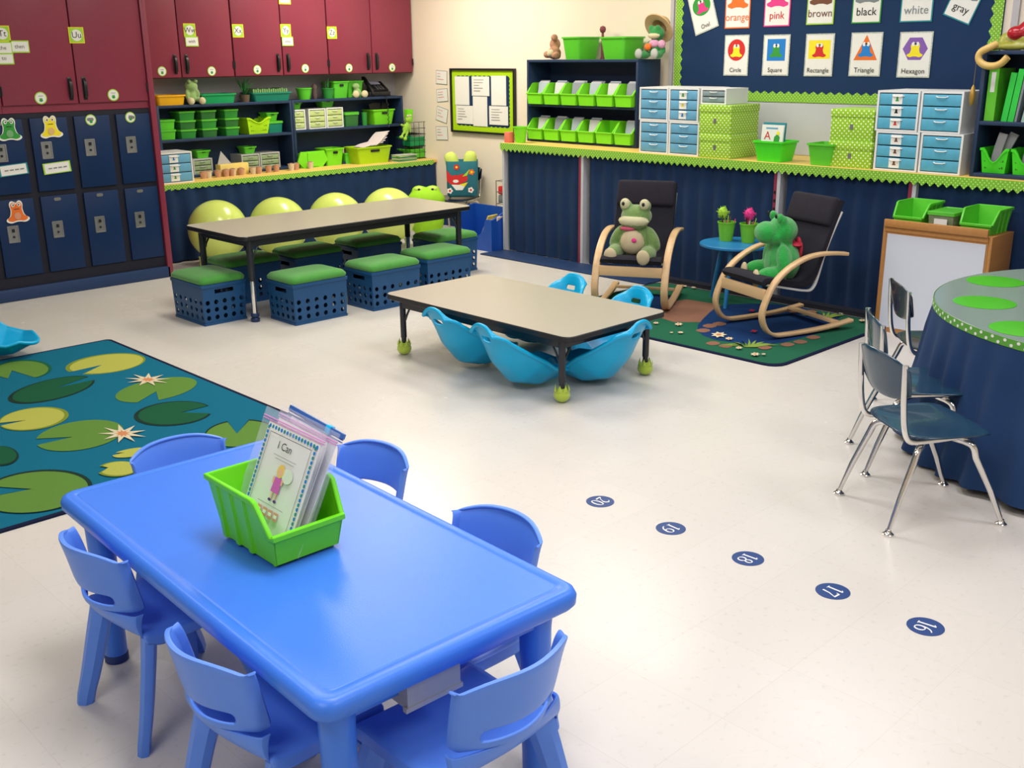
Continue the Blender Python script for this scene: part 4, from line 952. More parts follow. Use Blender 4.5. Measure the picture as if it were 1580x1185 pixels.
blued2 = mat('sky_blue_drawer', (.09, .38, .55), .35, var=.18, vs=25)
z1 = duB(n1+'bottom left with animal pictures', 1347, 1414, 258, 197, DX, BZ+.001, blued2, ['brown', 'brown']); duB(n1+'bottom right', 1416, 1481, 262.5, 199, DX, BZ+.001, blued2, ztop=z1)
z2 = duB(n1+'top left with animal pictures', 1350, 1415, 195, 132, DX, z1+.001, blued2, ['red', 'black', 'green']); duB(n1+'top right', 1417, 1482, 196, 132, DX, z1+.001, blued2, ztop=z2)
# ---------------------------------------------------------------- polka dot boxes
def polka(label, xl, xr, yb2, yt, X, base, dep):
    a, c = yB(xl, yb2, X), yB(xr, yb2, X); w_ = a-c; h = zB((xl+xr)/2, yt, X)-zB((xl+xr)/2, yb2, X)
    t = thing('polka_dot_box', label, 'box', (X+dep/2, (a+c)/2, base), 0, 'lime polka dot boxes'); b = B(); box(b, (-dep/2+.004, -w_/2+.004, 0), (dep/2-.004, w_/2-.004, h-.004), bev=.002); obj('body', b, limedot, t)
    b = B(); box(b, (-dep/2, -w_/2, h-.05), (dep/2, w_/2, h), bev=.003); obj('lid', b, limedot, t)
    b = B(); rrl(b, [(.016, .011, .004, 0), (.016, .011, .004, .002)]); xform(b, MX.Translation((-dep/2+.003, 0, h*.45)) @ MX.Rotation(R(-90), 4, 'Y')); obj('label_holder', b, steel, t); return base+h
PXX = BX+.012
z1 = polka('lower polka dot box of the left pair', 1077.5, 1126, 240, 203, PXX, BZ+.001, .33); z3 = polka('upper polka dot box of the left pair', 1077.5, 1127, 203, 158, PXX, z1+.001, .34)
duB('white chest with grey windowed drawers resting on the left polka dot boxes', 1081, 1120, 158, 130, DX, z3+.002, mat('grey_window_drawer', (.22, .30, .33), .4), None, group='white chests', rows=2, dep=.26, ztop=z2l)
z1 = polka('lower polka dot box of the right pair', 1276, 1343, 254, 214, PXX+.03, BZ+.001, .3); polka('upper polka dot box of the right pair', 1279, 1346, 213, 163, PXX+.04, z1+.001, .3)
t = tubB('bright green tub holding an alphabet book', 1160, 1206, 244, 212, BX+.02, BZ+.001, mat('bright_green_tub', (.06, .70, .02), .4), .2, hole=False, tp=.8)
tubB('plain green tub left of the right polka dot boxes', 1243, 1283, 250, 216, BX+.02, BZ+.001, lime2, .2, hole=False)
# the books in the bright tub
p = PX(1187, 214, BX+.08)
def book(label, loc, w_, h_, th, m, items=None, mats=(), tilt=(0, 0, 0), name='book'):
    t = thing(name, label, 'book', loc, 0); b = B(); 
    box(b, (0, -w_/2, 0), (.0025, w_/2, h_)); box(b, (th-.0025, -w_/2, 0), (th, w_/2, h_)); box(b, (.0025, w_/2-.003, 0), (th-.0025, w_/2, h_)); obj('cover', b, m, t, 0)
    obj('pages', box(B(), (.003, -w_/2+.004, .003), (th-.003, w_/2-.004, h_-.003)), paper, t, 0)
    if items:
        b = B(); flat(b, items, 0); xform(b, wallM('B', (-.0004, 0, h_/2))); obj('cover_print', b, list(mats), t, 0)
    t.rotation_euler = tilt; return t
book('white alphabet book with a letter A on its cover, in the bright green tub', (BX+.10, p.y, BZ+.02), .165, .215, .012, paper,
     [('rect', -.05, .080, .04, .090, 0), ('text', 'A', -.035, .035, .075, 1), ('poly', [(.015, -.01), (.055, -.01), (.06, .03), (.04, .05), (.018, .03)], 2), ('disc', .045, .055, .012, .012, 3)], [bluedr, pals['red'], pals['green'], pals['yellow']], (0, .08, 0))
book('teal book behind the white alphabet book', (BX+.13, p.y+.008, BZ+.02), .17, .228, .012, pals['teal'], tilt=(0, .08, 0))

# ---------------------------------------------------------------- right bookcase
RX = BX+.06; ya = yB(1496, 262, RX); zt_ = zB(1512, 78, RX); Hh = zt_-BZ; W_ = .75; D_ = .32; th = .022
t = thing('bookcase', 'dark blue bookcase at the right edge holding green binders and baskets', 'bookcase', (RX, ya, BZ)); zs_ = zB(1520, 187, RX)-BZ
for s in (0, -W_+th): obj('side_panel', box(B(), (0, s-th, 0), (D_, s, Hh), bev=.002), shelfb, t)
for z_ in (th, zs_, Hh): obj('shelf' if z_ < Hh else 'top_board', box(B(), (0, -W_, z_-th), (D_-.01, -th, z_), bev=.002), shelfb, t)
obj('back_panel', box(B(), (D_-.008, -W_, 0), (D_, -th, Hh-th)), shelfb, t, 0)
binm = [mat('binder_green', (.12, .52, .03), .4), mat('binder_bright_green', (.03, .55, .06), .4), mat('binder_lime', (.28, .68, .04), .4)]
y = ya-th-.012
for i, (wd, mi, lean, lab) in enumerate([(.055, 0, .0, 'wide green binder with a white spine label nearest the drawers'), (.0, 0, 0, ''), (.032, 1, -.10, 'bright green binder second from the left on the top shelf'), (.032, 1, -.10, 'bright green binder third from the left on the top shelf'), (.012, 3, -.1, 'thin grey book between the green binders'),
        (.038, 4, -.14, 'white and green patterned binder spine on the top shelf'), (.034, 2, -.16, 'lime binder leaning beside the patterned one'), (.04, 2, -.16, 'lime binder at the right picture edge')]):
    if not wd: y -= .035; continue
    mm = (binm+[pals['grey'], mat('pale_binder_spine', (.35, .50, .45), .4, var=.5, vs=30)])[mi]; hh = .285-.01*(i % 3); t2 = thing('binder', lab, 'binder', (RX+.03, y, BZ+zs_+.001), 0, 'binders on the right bookcase')
    b = B(); box(b, (0, -wd, 0), (.004, 0, hh)); box(b, (.004, -.004, 0), (.22, 0, hh)); box(b, (.004, -wd, 0), (.22, -wd+.004, hh)); obj('cover', b, mm, t2, 0); obj('pages', box(B(), (.02, -wd+.006, .004), (.205, -.006, hh-.01)), paper, t2, 0)
    if i == 0:
        b = B(); box(b, (-.0012, -wd*.72, hh*.55), (-.0002, -wd*.28, hh*.93)); obj('spine_label', b, paper, t2, 0)
        for q_ in range(5): 
            pass
    if lean: t2.rotation_euler = (lean*-1, 0, 0)
    y -= wd+.005+(.02 if i == 4 else 0)
for k, (xl, xr, lab) in enumerate([(1508, 1551, 'green slotted basket on the lower shelf of the right bookcase'), (1556, 1600, 'green slotted basket at the right edge of the picture')]):
    a, c = yB(xl, 262, RX+.01), yB(xr, 266, RX+.01); slotbasket(lab, (RX+.11, (a+c)/2, BZ+th+.001), a-c, .18, .14, mat('bright_green_tub', (.06, .70, .02), .4), 'green slotted baskets', -pi/2, .55)
    for j in range(2 if k == 0 else 1):
        b = B(); tube(b, smooth_path([(0, 0, 0), (.0, -.01-.03*j, .1), (.01, -.03-.05*j, .2)], 1), [.03, .04, .03][0], 8, flat=(.05, .012)); tag(obj('paper_strip', b, mat('grey_white_plastic', (.34, .34, .36), .5), None, 40, (RX+.09+.03*j, (a+c)/2+.02, BZ+th+.02)), ['pale strip of rolled paper standing in the left slotted basket', 'pale strip leaning right in the left slotted basket', ''][j] if k == 0 else 'pale strip in the basket at the right picture edge', 'paper')
# ornament and frog figure on top of the right bookcase
TZ = BZ+Hh
t = thing('frog_figurine', 'shiny frog figure in a red shirt lounging on the right bookcase', 'figurine', (RX+.14, ya-.17, TZ))
og = mat('olive_glazed_figurine', (.33, .33, .05), .3, var=.3); ored = mat('red_glazed_shirt', (.38, .01, .02), .15)
b = B()
for q in (((0, 0, .06), (.07, .09, .06)), ((0, .10, .05), (.04, .05, .05)), ((-.03, .16, .02), (.03, .05, .02)), ((-.05, .05, .02), (.03, .12, .022)), ((.0, -.06, .13), (.05, .05, .06))): ball(b, q[0], q[1])
o = obj('body', b, og, t); remesh(o, .008)
b = B()
for q in (((0, -.02, .10), (.075, .075, .065)), ((-.05, .04, .09), (.04, .05, .04)), ((0, -.09, .09), (.07, .06, .06))): ball(b, q[0], q[1])
o = obj('red_shirt', b, ored, t); remesh(o, .008)
b = B(); ball(b, (0, -.06, .22), (.055, .06, .055)); ball(b, (-.03, -.03, .265), .022); ball(b, (-.03, -.09, .265), .022); o = obj('head', b, mat('brown_glaze', (.25, .10, .05), .25), t); remesh(o, .007)
p = PX(1524, 95, RX-.03)
b = B(); tube(b, smooth_path([(0, -.09, .05), (0, -.05, .005), (0, .02, .0), (0, .07, .03), (-.0, .07, .075), (.0, .02, .10), (.03, -.01, .12)], 2), .02, 8); tag(obj('hooked_ornament', b, mat('tan_ornament', (.62, .42, .13), .4), None, 60, (RX-.035, ya-.06, TZ-.085)), 'tan hook-shaped ornament hanging over the bookcase front corner', 'ornament')
b = B(); lathe(b, [(.002, 0), (.014, .02), (.017, .06), (.010, .10), (.002, .115)], n=12); cyl(b, (0, 0, .112), (0, 0, .30), .0015, n=5); tag(obj('hanging_tag', b, mat('gold_ornament', (.42, .25, .05), .3, metal=.5), None, 40, (RX-.022, ya+.025, TZ-.30)), 'small golden drop hanging on a cord beside the drawers', 'ornament')
# ================================================================ RUGS
def rug(name, label, x0, x1, y0, y1, r, base, edge, shapes, mats, th=.008):
    b = B(); cx, cy, hx, hy = (x0+x1)/2, (y0+y1)/2, (x1-x0)/2, (y1-y0)/2
    rrl(b, [(hx, hy, r, 0), (hx, hy, r, th*.8), (hx-.004, hy-.004, r, th)], 0, cx, cy)
    b.faces.ensure_lookup_table(); vs = [b.verts.new(p+V((0, 0, .0003))) for p in rr(hx-.022, hy-.022, r, th, 4, cx, cy)]; b.faces.new(vs).material_index = 1
    z = th+.0006
    for k, (pts, mi) in enumerate(shapes):
        q = [PZ(x, y, z) for x, y in pts]; z_ = z+.00022*(k+1)
        q = [V((min(max(p.x, x0+.022), x1-.022), min(max(p.y, y0+.022), y1-.022), z_)) for p in q]
        f = b.faces.new([b.verts.new(p) for p in q]); f.material_index = mi
    b.normal_update()
    for f in b.faces:
        if f.normal.z < 0 and abs(f.normal.z) > .9 and f.calc_center_median().z > th*.9: f.normal_flip()
    o = obj(name, b, [edge, base]+mats, None, 0); return tag(o, label, 'rug')
def rugm(n, c): return mat('rug_'+n, tuple(v*.86 for v in c), 1, var=.22, vs=350, bump=.35, bs=900, spec=.15)
def pad(cx, cy, a, b_, tilt, n0, n1, apex, s=3.59, ox=0, oy=500, shrink=1.0, shift=(0, 0)):
    """water lily leaf seen in the photo: ellipse with a notch between angles n0..n1 (degrees)"""
    P = []; t_ = R(tilt)
    for i in range(41):
        a_ = R(n1+(360-(n1-n0))*i/40); x, y = a*shrink*cos(a_), b_*shrink*sin(a_)
        P.append((cx+shift[0]+x*cos(t_)+y*sin(t_), cy+shift[1]-(-x*sin(t_)*-1+0)*0-(x*sin(t_))*1 - y*cos(t_)*-1*-1))
    P.append(apex); return [(ox+x/s, oy+y/s) for x, y in P]
def star(cx, cy, a, b_, n, inner, rot=0, s=3.59, ox=0, oy=500):
    P = []
    for i in range(n*2):
        k = 1 if i % 2 == 0 else inner; an = R(rot)+pi*i/n; P.append((ox+(cx+a*k*cos(an))/s, oy+(cy-b_*k*sin(an))/s))
    return P
sh = []
def lp(args, mi, edge=None, esh=(0, 0), es=1.09):
    cx, cy, a, b_, t, n0, n1, ap = args
    if edge is not None: sh.append((pad(cx, cy, a, b_, t, n0, n1, ap, shrink=es, shift=esh), edge))
    sh.append((pad(*args), mi))
# angles counter-clockwise from image right
lp((590, 220, 205, 50, 6, 207, 236, (566, 226)), 2, 3, (-6, 0)); lp((290, 362, 225, 58, 11, 8, 33, (310, 355)), 4, 5, (-6, 3)); lp((120, 256, 148, 50, 2, 240, 300, (66, 258)), 6, 7, (6, -3))
lp((865, 365, 228, 62, 9, 245, 276, (866, 374)), 6); lp((965, 495, 200, 62, 4, -14, 26, (1005, 491)), 4, 5, (-6, 2)); lp((178, 527, 180, 58, 6, 184, 200, (146, 535)), 2, 3, (8, 0))
lp((440, 620, 245, 82, 7, 172, 198, (402, 628)), 6); lp((0, 730, 92, 50, 0, 178, 180, (-60, 730)), 4, 5, (4, 3)); lp((190, 935, 300, 112, 5, 150, 186, (178, 918)), 6, 5, (6, -4), 1.06)
lp((735, 716, 112, 24, 8, 150, 180, (690, 716)), 2); lp((660, 805, 105, 38, 3, 150, 205, (600, 800)), 2, 3, (-6, 2), 1.12); lp((1330, 612, 190, 72, 3, 76, 112, (1313, 612)), 6, 5, (0, -5), 1.03)
for cx, cy, a, b_, ro in ((820, 312, 130, 36, 8), (680, 612, 138, 52, 20)):
    sh.append((star(cx, cy, a, b_, 9, .36, ro), 8)); sh.append((star(cx, cy, a*.34, b_*.38, 9, .5, ro), 9))
rug('lily_pad_rug', 'large teal rug with green lily pads and white water lilies', -.6, 2.475, 3.70, 6.02, .03, rugm('teal', (.006, .16, .27)), rugm('dark_edge', (.01, .015, .05)), sh,
    [rugm('pale_yellow', (.50, .52, .10)), rugm('olive', (.22, .30, .035)), rugm('deep_green', (.012, .11, .05)), rugm('darkest', (.012, .04, .03)), rugm('mid_green', (.13, .28, .05)), rugm('deep_green2', (.01, .13, .07)), rugm('cream', (.75, .68, .48)), rugm('peach', (.7, .28, .12))])
S2_ = []
def pl(pts, mi, it=1): q = smooth_path([(x, y, 0) for x, y in pts], it, True); S2_.append(([(p.x, p.y) for p in q], mi))
pl([(1000, 484), (1012, 468), (1060, 462), (1112, 470), (1098, 497), (1040, 497)], 4, 0)
pl([(1072, 507), (1090, 486), (1110, 470), (1180, 468), (1245, 474), (1285, 492), (1290, 505), (1250, 518), (1195, 532), (1140, 530), (1090, 522)], 3)
pl([(990, 452), (1045, 458), (1040, 474), (1000, 480), (985, 470)], 3); pl([(1240, 487), (1285, 484), (1300, 492), (1262, 500)], 3)
for c_ in ((1085, 510), (1095, 503), (1110, 500), (1100, 530), (1120, 534), (1215, 532), (1235, 528), (1255, 521), (1285, 505), (1225, 480), (1250, 482), (1180, 537)):
    pl([(c_[0]-14, c_[1]), (c_[0], c_[1]-4), (c_[0]+14, c_[1]), (c_[0], c_[1]+4)], 4)
for (x, y, n) in ((1155, 536, 9), (1270, 492, 7)):
    for i in range(n):
        dx = (i-n/2+.5)*8.5; S2_.append(([(x+dx*.25-2, y), (x+dx*.8, y-8+abs(dx)*.12), (x+dx*1.4, y-13+abs(dx)*.32), (x+dx*.8+3, y-6+abs(dx)*.12), (x+dx*.25+2, y+1)], 5))
for x, y, a_ in ((1109, 518, 13), (1125, 524, 7), (1012, 500, 5), (1047, 502, 7), (1036, 515, 3), (1050, 515, 5), (1140, 539, 6), (1165, 549, 8), (1178, 549, 4), (1055, 443, 6), (1075, 443, 4), (1300, 485, 7), (1330, 497, 6), (1070, 446, 4)):
    S2_.append((star(x, y, a_, a_*.36, 7, .6, 0, 1, 0, 0), 6)); S2_.append((star(x, y, a_*.35, a_*.13, 6, .8, 0, 1, 0, 0), 7))
for x, y in ((1160, 482), (1163, 514)): S2_.append((star(x, y, 6, 2.4, 4, .5, 20, 1, 0, 0), 8))
rug('pond_rug', 'green rug with a blue pond and flowers under the rocking chairs', 4.70, 6.0, 2.86, 4.68, .09, rugm('forest_green', (.02, .14, .075)), rugm('dark_edge', (.01, .015, .05)), S2_,
    [rugm('unused', (.1, .1, .1)), rugm('pond_blue', (.01, .045, .16)), rugm('clay_brown', (.30, .15, .10)), rugm('reed_green', (.25, .38, .07)), rugm('cream', (.75, .68, .48)), rugm('peach', (.7, .28, .12)), rugm('koi_red', (.5, .03, .06))])

# ================================================================ ACTIVITY TABLES
legblk = mat('black_leg_enamel', (.02, .022, .03), .3); glide = mat('navy_glide', (.01, .03, .10), .4); tennis = mat('lime_felt', (.45, .60, .06), .9, bump=.4, sheen=.4)
def act_table(label, x0, x1, y0, y1, h, legs, leg_r, chrome_from, foot):
    cx, cy, hx, hy = (x0+x1)/2, (y0+y1)/2, (x1-x0)/2, (y1-y0)/2; t = thing('activity_table', label, 'table', (cx, cy, 0))
    b = B(); rrl(b, [(hx-.004, hy-.004, .05, h-.0005), (hx-.004, hy-.004, .05, h)], n=6); obj('tabletop', b, tabtop, t)
    b = B(); rrl(b, [(hx-.008, hy-.008, .05, h-.030), (hx, hy, .055, h-.026), (hx, hy, .055, h-.004), (hx-.003, hy-.003, .053, h-.0008)], n=6); obj('edge_band', b, black, t)
    b = B(); ix, iy = legs[0], legs[1]
    for s in (-1, 1): box(b, (-ix, s*iy-.012, h-.075), (ix, s*iy+.012, h-.03)); box(b, (s*ix-.012, -iy, h-.0745), (s*ix+.012, iy, h-.0305))
    obj('apron', b, legblk, t, 0)
    for sx in (-1, 1):
        for sy in (-1, 1):
            x, y = sx*ix, sy*iy; b = B(); cyl(b, (x, y, chrome_from), (x, y, h-.03), leg_r, n=16)
            l = obj('leg', b, legblk, t)
            b = B(); cyl(b, (x, y, .02), (x, y, chrome_from+.01), leg_r*.82, n=16); obj('leg_insert', b, chrome if foot == 'glide' else legblk, l)
            if foot == 'glide': b = B(); lathe(b, [(leg_r*1.3, 0), (leg_r*1.35, .02), (leg_r*.9, .028), (leg_r*1.25, .034), (leg_r*1.25, .05), (leg_r*.8, .056)], (x, y, 0)); obj('glide', b, glide, l)
            else:
                b = B(); ball(b, (x, y, .036), (.040, .040, .036), u=20, v=12)
                for i in range(7):
                    a = 2*pi*i/7; m_ = V((x+.034*cos(a), y+.034*sin(a), .058)); 
                    q = [V((x+.037*cos(a-.42), y+.037*sin(a-.42), .052)), V((x+.037*cos(a+.42), y+.037*sin(a+.42), .052)), V((x+.031*cos(a), y+.031*sin(a), .092)), V((x+.040*cos(a), y+.040*sin(a), .062))]
                    v_ = [b.verts.new(p) for p in q]; b.faces.new((v_[0], v_[1], v_[3])); b.faces.new((v_[0], v_[3], v_[2])); b.faces.new((v_[3], v_[1], v_[2])); b.faces.new((v_[0], v_[2], v_[1]))
                obj('foot_cover', b, tennis, l)
            for d in ((-sx, 0), (0, -sy)):
                b = B(); tube(b, smooth_path([(x+d[0]*leg_r, y+d[1]*leg_r, h-.15), (x+d[0]*.03, y+d[1]*.03, h-.12), (x+d[0]*.07, y+d[1]*.07, h-.06), (x+d[0]*.09, y+d[1]*.09, h-.04)], 1), .006, 6); obj('brace', b, legblk, l)
    return t
act_table('long grey table before the exercise balls, crate stools around it', 3.235, 5.13, 5.72, 6.455, .55, (.86, .30), .021, .26, 'glide')
act_table('low grey table with lime tulip feet amid turquoise floor seats', 3.44, 4.19, 3.20, 4.595, .345, (.315, .605), .017, .10, 'tennis')

# ================================================================ EXERCISE BALLS
ballm = mat('chartreuse_rubber', (.56, .68, .15), .22, var=.02, spec=.6)
bl = None
for (x, y), n in zip([(340, 354), (430, 349), (519, 341), (600, 332)], ['leftmost chartreuse exercise ball behind the long grey table', 'second chartreuse ball from the left, behind the long table', 'third chartreuse ball from the left, behind the long table', 'rightmost chartreuse exercise ball, beside the green frog cushion']):
    p = PZ(x, y, .285); r = .234; p.x -= .02 if x < 350 else 0
    if bl is None:
        bl = thing('exercise_ball', n, 'ball', (p.x, p.y, 0), 0, 'chartreuse exercise balls')
        b = B(); ball(b, (0, 0, .285), r, u=48, v=32); obj('ball_shell', b, ballm, bl, 180)
        for i in range(5):
            a = 2*pi*i/5+.4; b = B(); lathe(b, [(.016, 0), (.022, .01), (.018, .06), (.026, .085)], (.15*cos(a), .15*sin(a), 0), 12); obj('foot', b, ballm, bl)
    else: dup(bl, (p.x, p.y, 0), None, n)

# ================================================================ CRATE STOOLS
def perforated(L_, h_, nx, ny, r, mfn, b, m=0, slot=None, top=.0, bot=.0):
    """flat panel with round holes (and an optional grip slot), mapped by mfn(u, v, side)"""
    K = 12
    gx = L_/nx; gy = (h_-top-bot)/ny; th_ = .006
    def quad(x0, y0, x1, y1):
        if x1-x0 < 1e-5 or y1-y0 < 1e-5: return
        for s in (0, 1):
            q = [b.verts.new(mfn(x, y, s*th_)) for x, y in ((x0, y0), (x1, y0), (x1, y1), (x0, y1))]; b.faces.new(q if s == 0 else q[::-1]).material_index = m
    quad(0, 0, L_, bot)
    if slot:
        a, c, z0, z1 = slot; quad(0, h_-top, a, h_); quad(c, h_-top, L_, h_); quad(a, h_-top, c, z0); quad(a, z1, c, h_)
        cs = [(a, z0), (c, z0), (c, z1), (a, z1)]
        for i in range(4):
            p, q = cs[i], cs[(i+1) % 4]; f = b.faces.new([b.verts.new(mfn(*p, 0)), b.verts.new(mfn(*q, 0)), b.verts.new(mfn(*q, th_)), b.verts.new(mfn(*p, th_))]); f.material_index = m
    else: quad(0, h_-top, L_, h_)
    for i in range(nx):
        for j in range(ny):
            cx, cy = gx*(i+.5), bot+gy*(j+.5); inn = [[], []]; out = [[], []]
            for k in range(K):
                a = 2*pi*(k+.5)/K; ca, sa = cos(a), sin(a); s_ = min(gx/2/max(abs(ca), 1e-6), gy/2/max(abs(sa), 1e-6))
                for s in (0, 1): inn[s].append(b.verts.new(mfn(cx+r*ca, cy+r*sa, s*th_)))
            cor = [(gx/2, gy/2), (-gx/2, gy/2), (-gx/2, -gy/2), (gx/2, -gy/2)]
            for s in (0, 1):
                co = [b.verts.new(mfn(cx+x, cy+y, s*th_)) for x, y in cor]
                for c_ in range(4):
                    i0 = c_*3; ks = [(i0+1) % K, (i0+2) % K, (i0+3) % K, (i0+4) % K]
                    # fan from this corner (angle 45+90c) and quad to the next corner
                    ka = [(c_*3+d) % K for d in (0, 1, 2)]
                    fan = [co[c_], inn[s][ka[2]], inn[s][ka[1]], inn[s][ka[0]]]
                    b.faces.new(fan).material_index = m
                    nx_ = inn[s][(c_*3+3) % K]; b.faces.new([co[c_], co[(c_+1) % 4], nx_, inn[s][ka[2]]]).material_index = m
            for k in range(K): b.faces.new((inn[0][k], inn[0][(k+1) % K], inn[1][(k+1) % K], inn[1][k])).material_index = m
CL, CW, CHT = .40, .30, .262
def crate_stool(label, x0, y0, along='X'):
    """x0,y0 = low corner; built with its long side along local x"""
    rz = 0 if along == 'X' else pi/2
    lx, ly = (CL, CW) if along == 'X' else (CW, CL)
    t = thing('crate_stool', label, 'stool', (x0+lx/2, y0+ly/2, 0), rz, 'milk crate stools')
    hx, hy = CL/2, CW/2; b = B(); f = .97
    def mp(side):
        def fn(u, v, d):
            k = .955+.045*v/CHT
            if side == 0: return V((-hx*k+u*k*2*hx/CL, -hy*k+d, v))
            if side == 1: return V((hx*k-d, -hy*k+u*k, v))
            if side == 2: return V((hx*k-u*k, hy*k-d, v))
            return V((-hx*k+d, hy*k-u*k, v))
        return fn
    for s in range(4):
        L_ = CL if s % 2 == 0 else CW; nx = 6 if s % 2 == 0 else 5
        perforated(L_, CHT-.02, nx, 3, .0155, mp(s), b, 0, (L_*.28, L_*.72, CHT-.066, CHT-.040) if s % 2 else None, top=.075, bot=.022)
    rrl(b, [(hx*.955+.006, hy*.955+.006, .006, 0), (hx*.955+.006, hy*.955+.006, .006, .014), (hx*.955-.006, hy*.955-.006, .006, .015), (hx*.955-.006, hy*.955-.006, .006, .001)], n=2)
    rrl(b, [(hx, hy, .006, CHT-.026), (hx+.006, hy+.006, .008, CHT-.024), (hx+.006, hy+.006, .008, CHT-.006), (hx, hy, .006, CHT-.004), (hx-.01, hy-.01, .006, CHT-.004), (hx-.01, hy-.01, .006, CHT-.026)], n=2, cap0=False, cap1=False)
    bmesh.ops.remove_doubles(b, verts=b.verts, dist=.0002)
    obj('crate', b, crateblue, t, 30)
    b = B(); rrl(b, [(hx-.004, hy-.004, .02, CHT-.008), (hx+.006, hy+.006, .03, CHT+.004), (hx+.008, hy+.008, .035, CHT+.018), (hx-.004, hy-.004, .04, CHT+.036), (hx-.035, hy-.035, .05, CHT+.045), (hx-.09, hy-.07, .04, CHT+.048)], n=5); obj('cushion', b, cush, t, 80)
    return t
cs = crate_stool('crate stool with green cushion at the near left corner of the long table', 3.03, 5.87, 'Y')
cs.location.x, cs.location.y = 3.18, 6.09
for x, y, rz, n in ((3.43, 5.495, 0, 'crate stool with green cushion right of the long table near leg'), (4.00, 5.455, 0, 'third crate stool along the near side of the long table'), (4.52, 5.52, 0, 'fourth crate stool, nearest the blue book bin on the near side'),
                  (3.43, 6.27, 0, 'crate stool with green cushion under the table, beside the leftmost ball'), (3.93, 6.24, 0, 'crate stool with green cushion before the second ball'), (4.48, 6.26, 0, 'crate stool with green cushion before the third and fourth balls'), (5.02, 6.0, 0, 'crate stool at the far right end of the long table')):
    if rz == 0:
        pass
    dup(cs, (x+CL/2, y+CW/2, 0), 0, n)

# ================================================================ TURQUOISE FLOOR SEATS
def lerp(K, v):
    v = min(max(v, 0), 1)*(len(K)-1); i = min(int(v), len(K)-2); f = v-i; f2 = f*f*(3-2*f)*.5+f*.5; return K[i]*(1-f2)+K[i+1]*f2
def floor_seat(label, loc, rz):
    t = thing('floor_seat', label, 'floor seat', loc, rz, 'turquoise floor seats'); b = B()
    Yk = [-.285, -.255, -.20, -.115, .0, .12, .235]; Zk = [.36, .26, .145, .045, .012, .03, .085]; Wk = [.085, .125, .165, .19, .19, .165, .12]; Rk = [.0, .02, .07, .125, .115, .075, .03]; Fk = [0, .05, .09, .08, .02, 0, -.01]
    def fn(u, v):
        s = 2*u-1; w = lerp(Wk, v); r = lerp(Rk, v); z = lerp(Zk, v)+r*abs(s)**2.0; y = lerp(Yk, v)+lerp(Fk, v)*abs(s)**2
        e = max(0, (.12-v)/.12); z -= .045*e*abs(s)**2.6 if v < .12 else 0
        e2 = max(0, (v-.85)/.15); y -= .05*e2*s*s
        ridge = .006*(1 if abs(abs(s)-.45) < .08 else 0)
        return V((s*w, y, z-ridge*(1 if .25 < v < .9 else 0)))
    grid(b, fn, 20, 30, 0, skip=lambda i, j: j == 3 and 7 <= i <= 12); thick(b, .012)
    o = obj('seat_shell', b, turq, t, 60); submod(o, 1)
    b = B(); rim = []
    N_ = 30
    L_ = [fn(0, j/N_) for j in range(N_+1)]; T_ = [fn(i/20, 1) for i in range(1, 20)]; R_ = [fn(1, 1-j/N_) for j in range(N_+1)]; U_ = [fn(1-i/20, 0) for i in range(1, 20)]
    tube(b, L_+T_+R_+U_, .0105, 8, closed=True); obj('rim', b, turq, t, 60)
    return t
def fdir(dx, dy): return math.atan2(dy, dx)-pi/2
fs = floor_seat('turquoise floor seat nearest the left end of the low table', (3.63, 4.04, 0), fdir(1, -.03))
for x, y, rz, n in ((3.57, 3.59, fdir(1, -.12), 'turquoise floor seat beside the near left side of the low table'), (3.84, 3.40, .10, 'turquoise floor seat at the near right end of the low table'),
                    (4.19, 3.62, pi/2, 'turquoise floor seat behind the low table, its handle right of centre'), (4.20, 4.12, pi/2, 'turquoise floor seat behind the low table, farthest from the camera')):
    dup(fs, (x, y, 0), rz, n)
q = PZ(50, 528, .09); dup(fs, (q.x-.72*.22, q.y+.69*.22, .0), fdir(.80, -.60), 'turquoise floor seat cut by the left picture edge, on the rug corner')

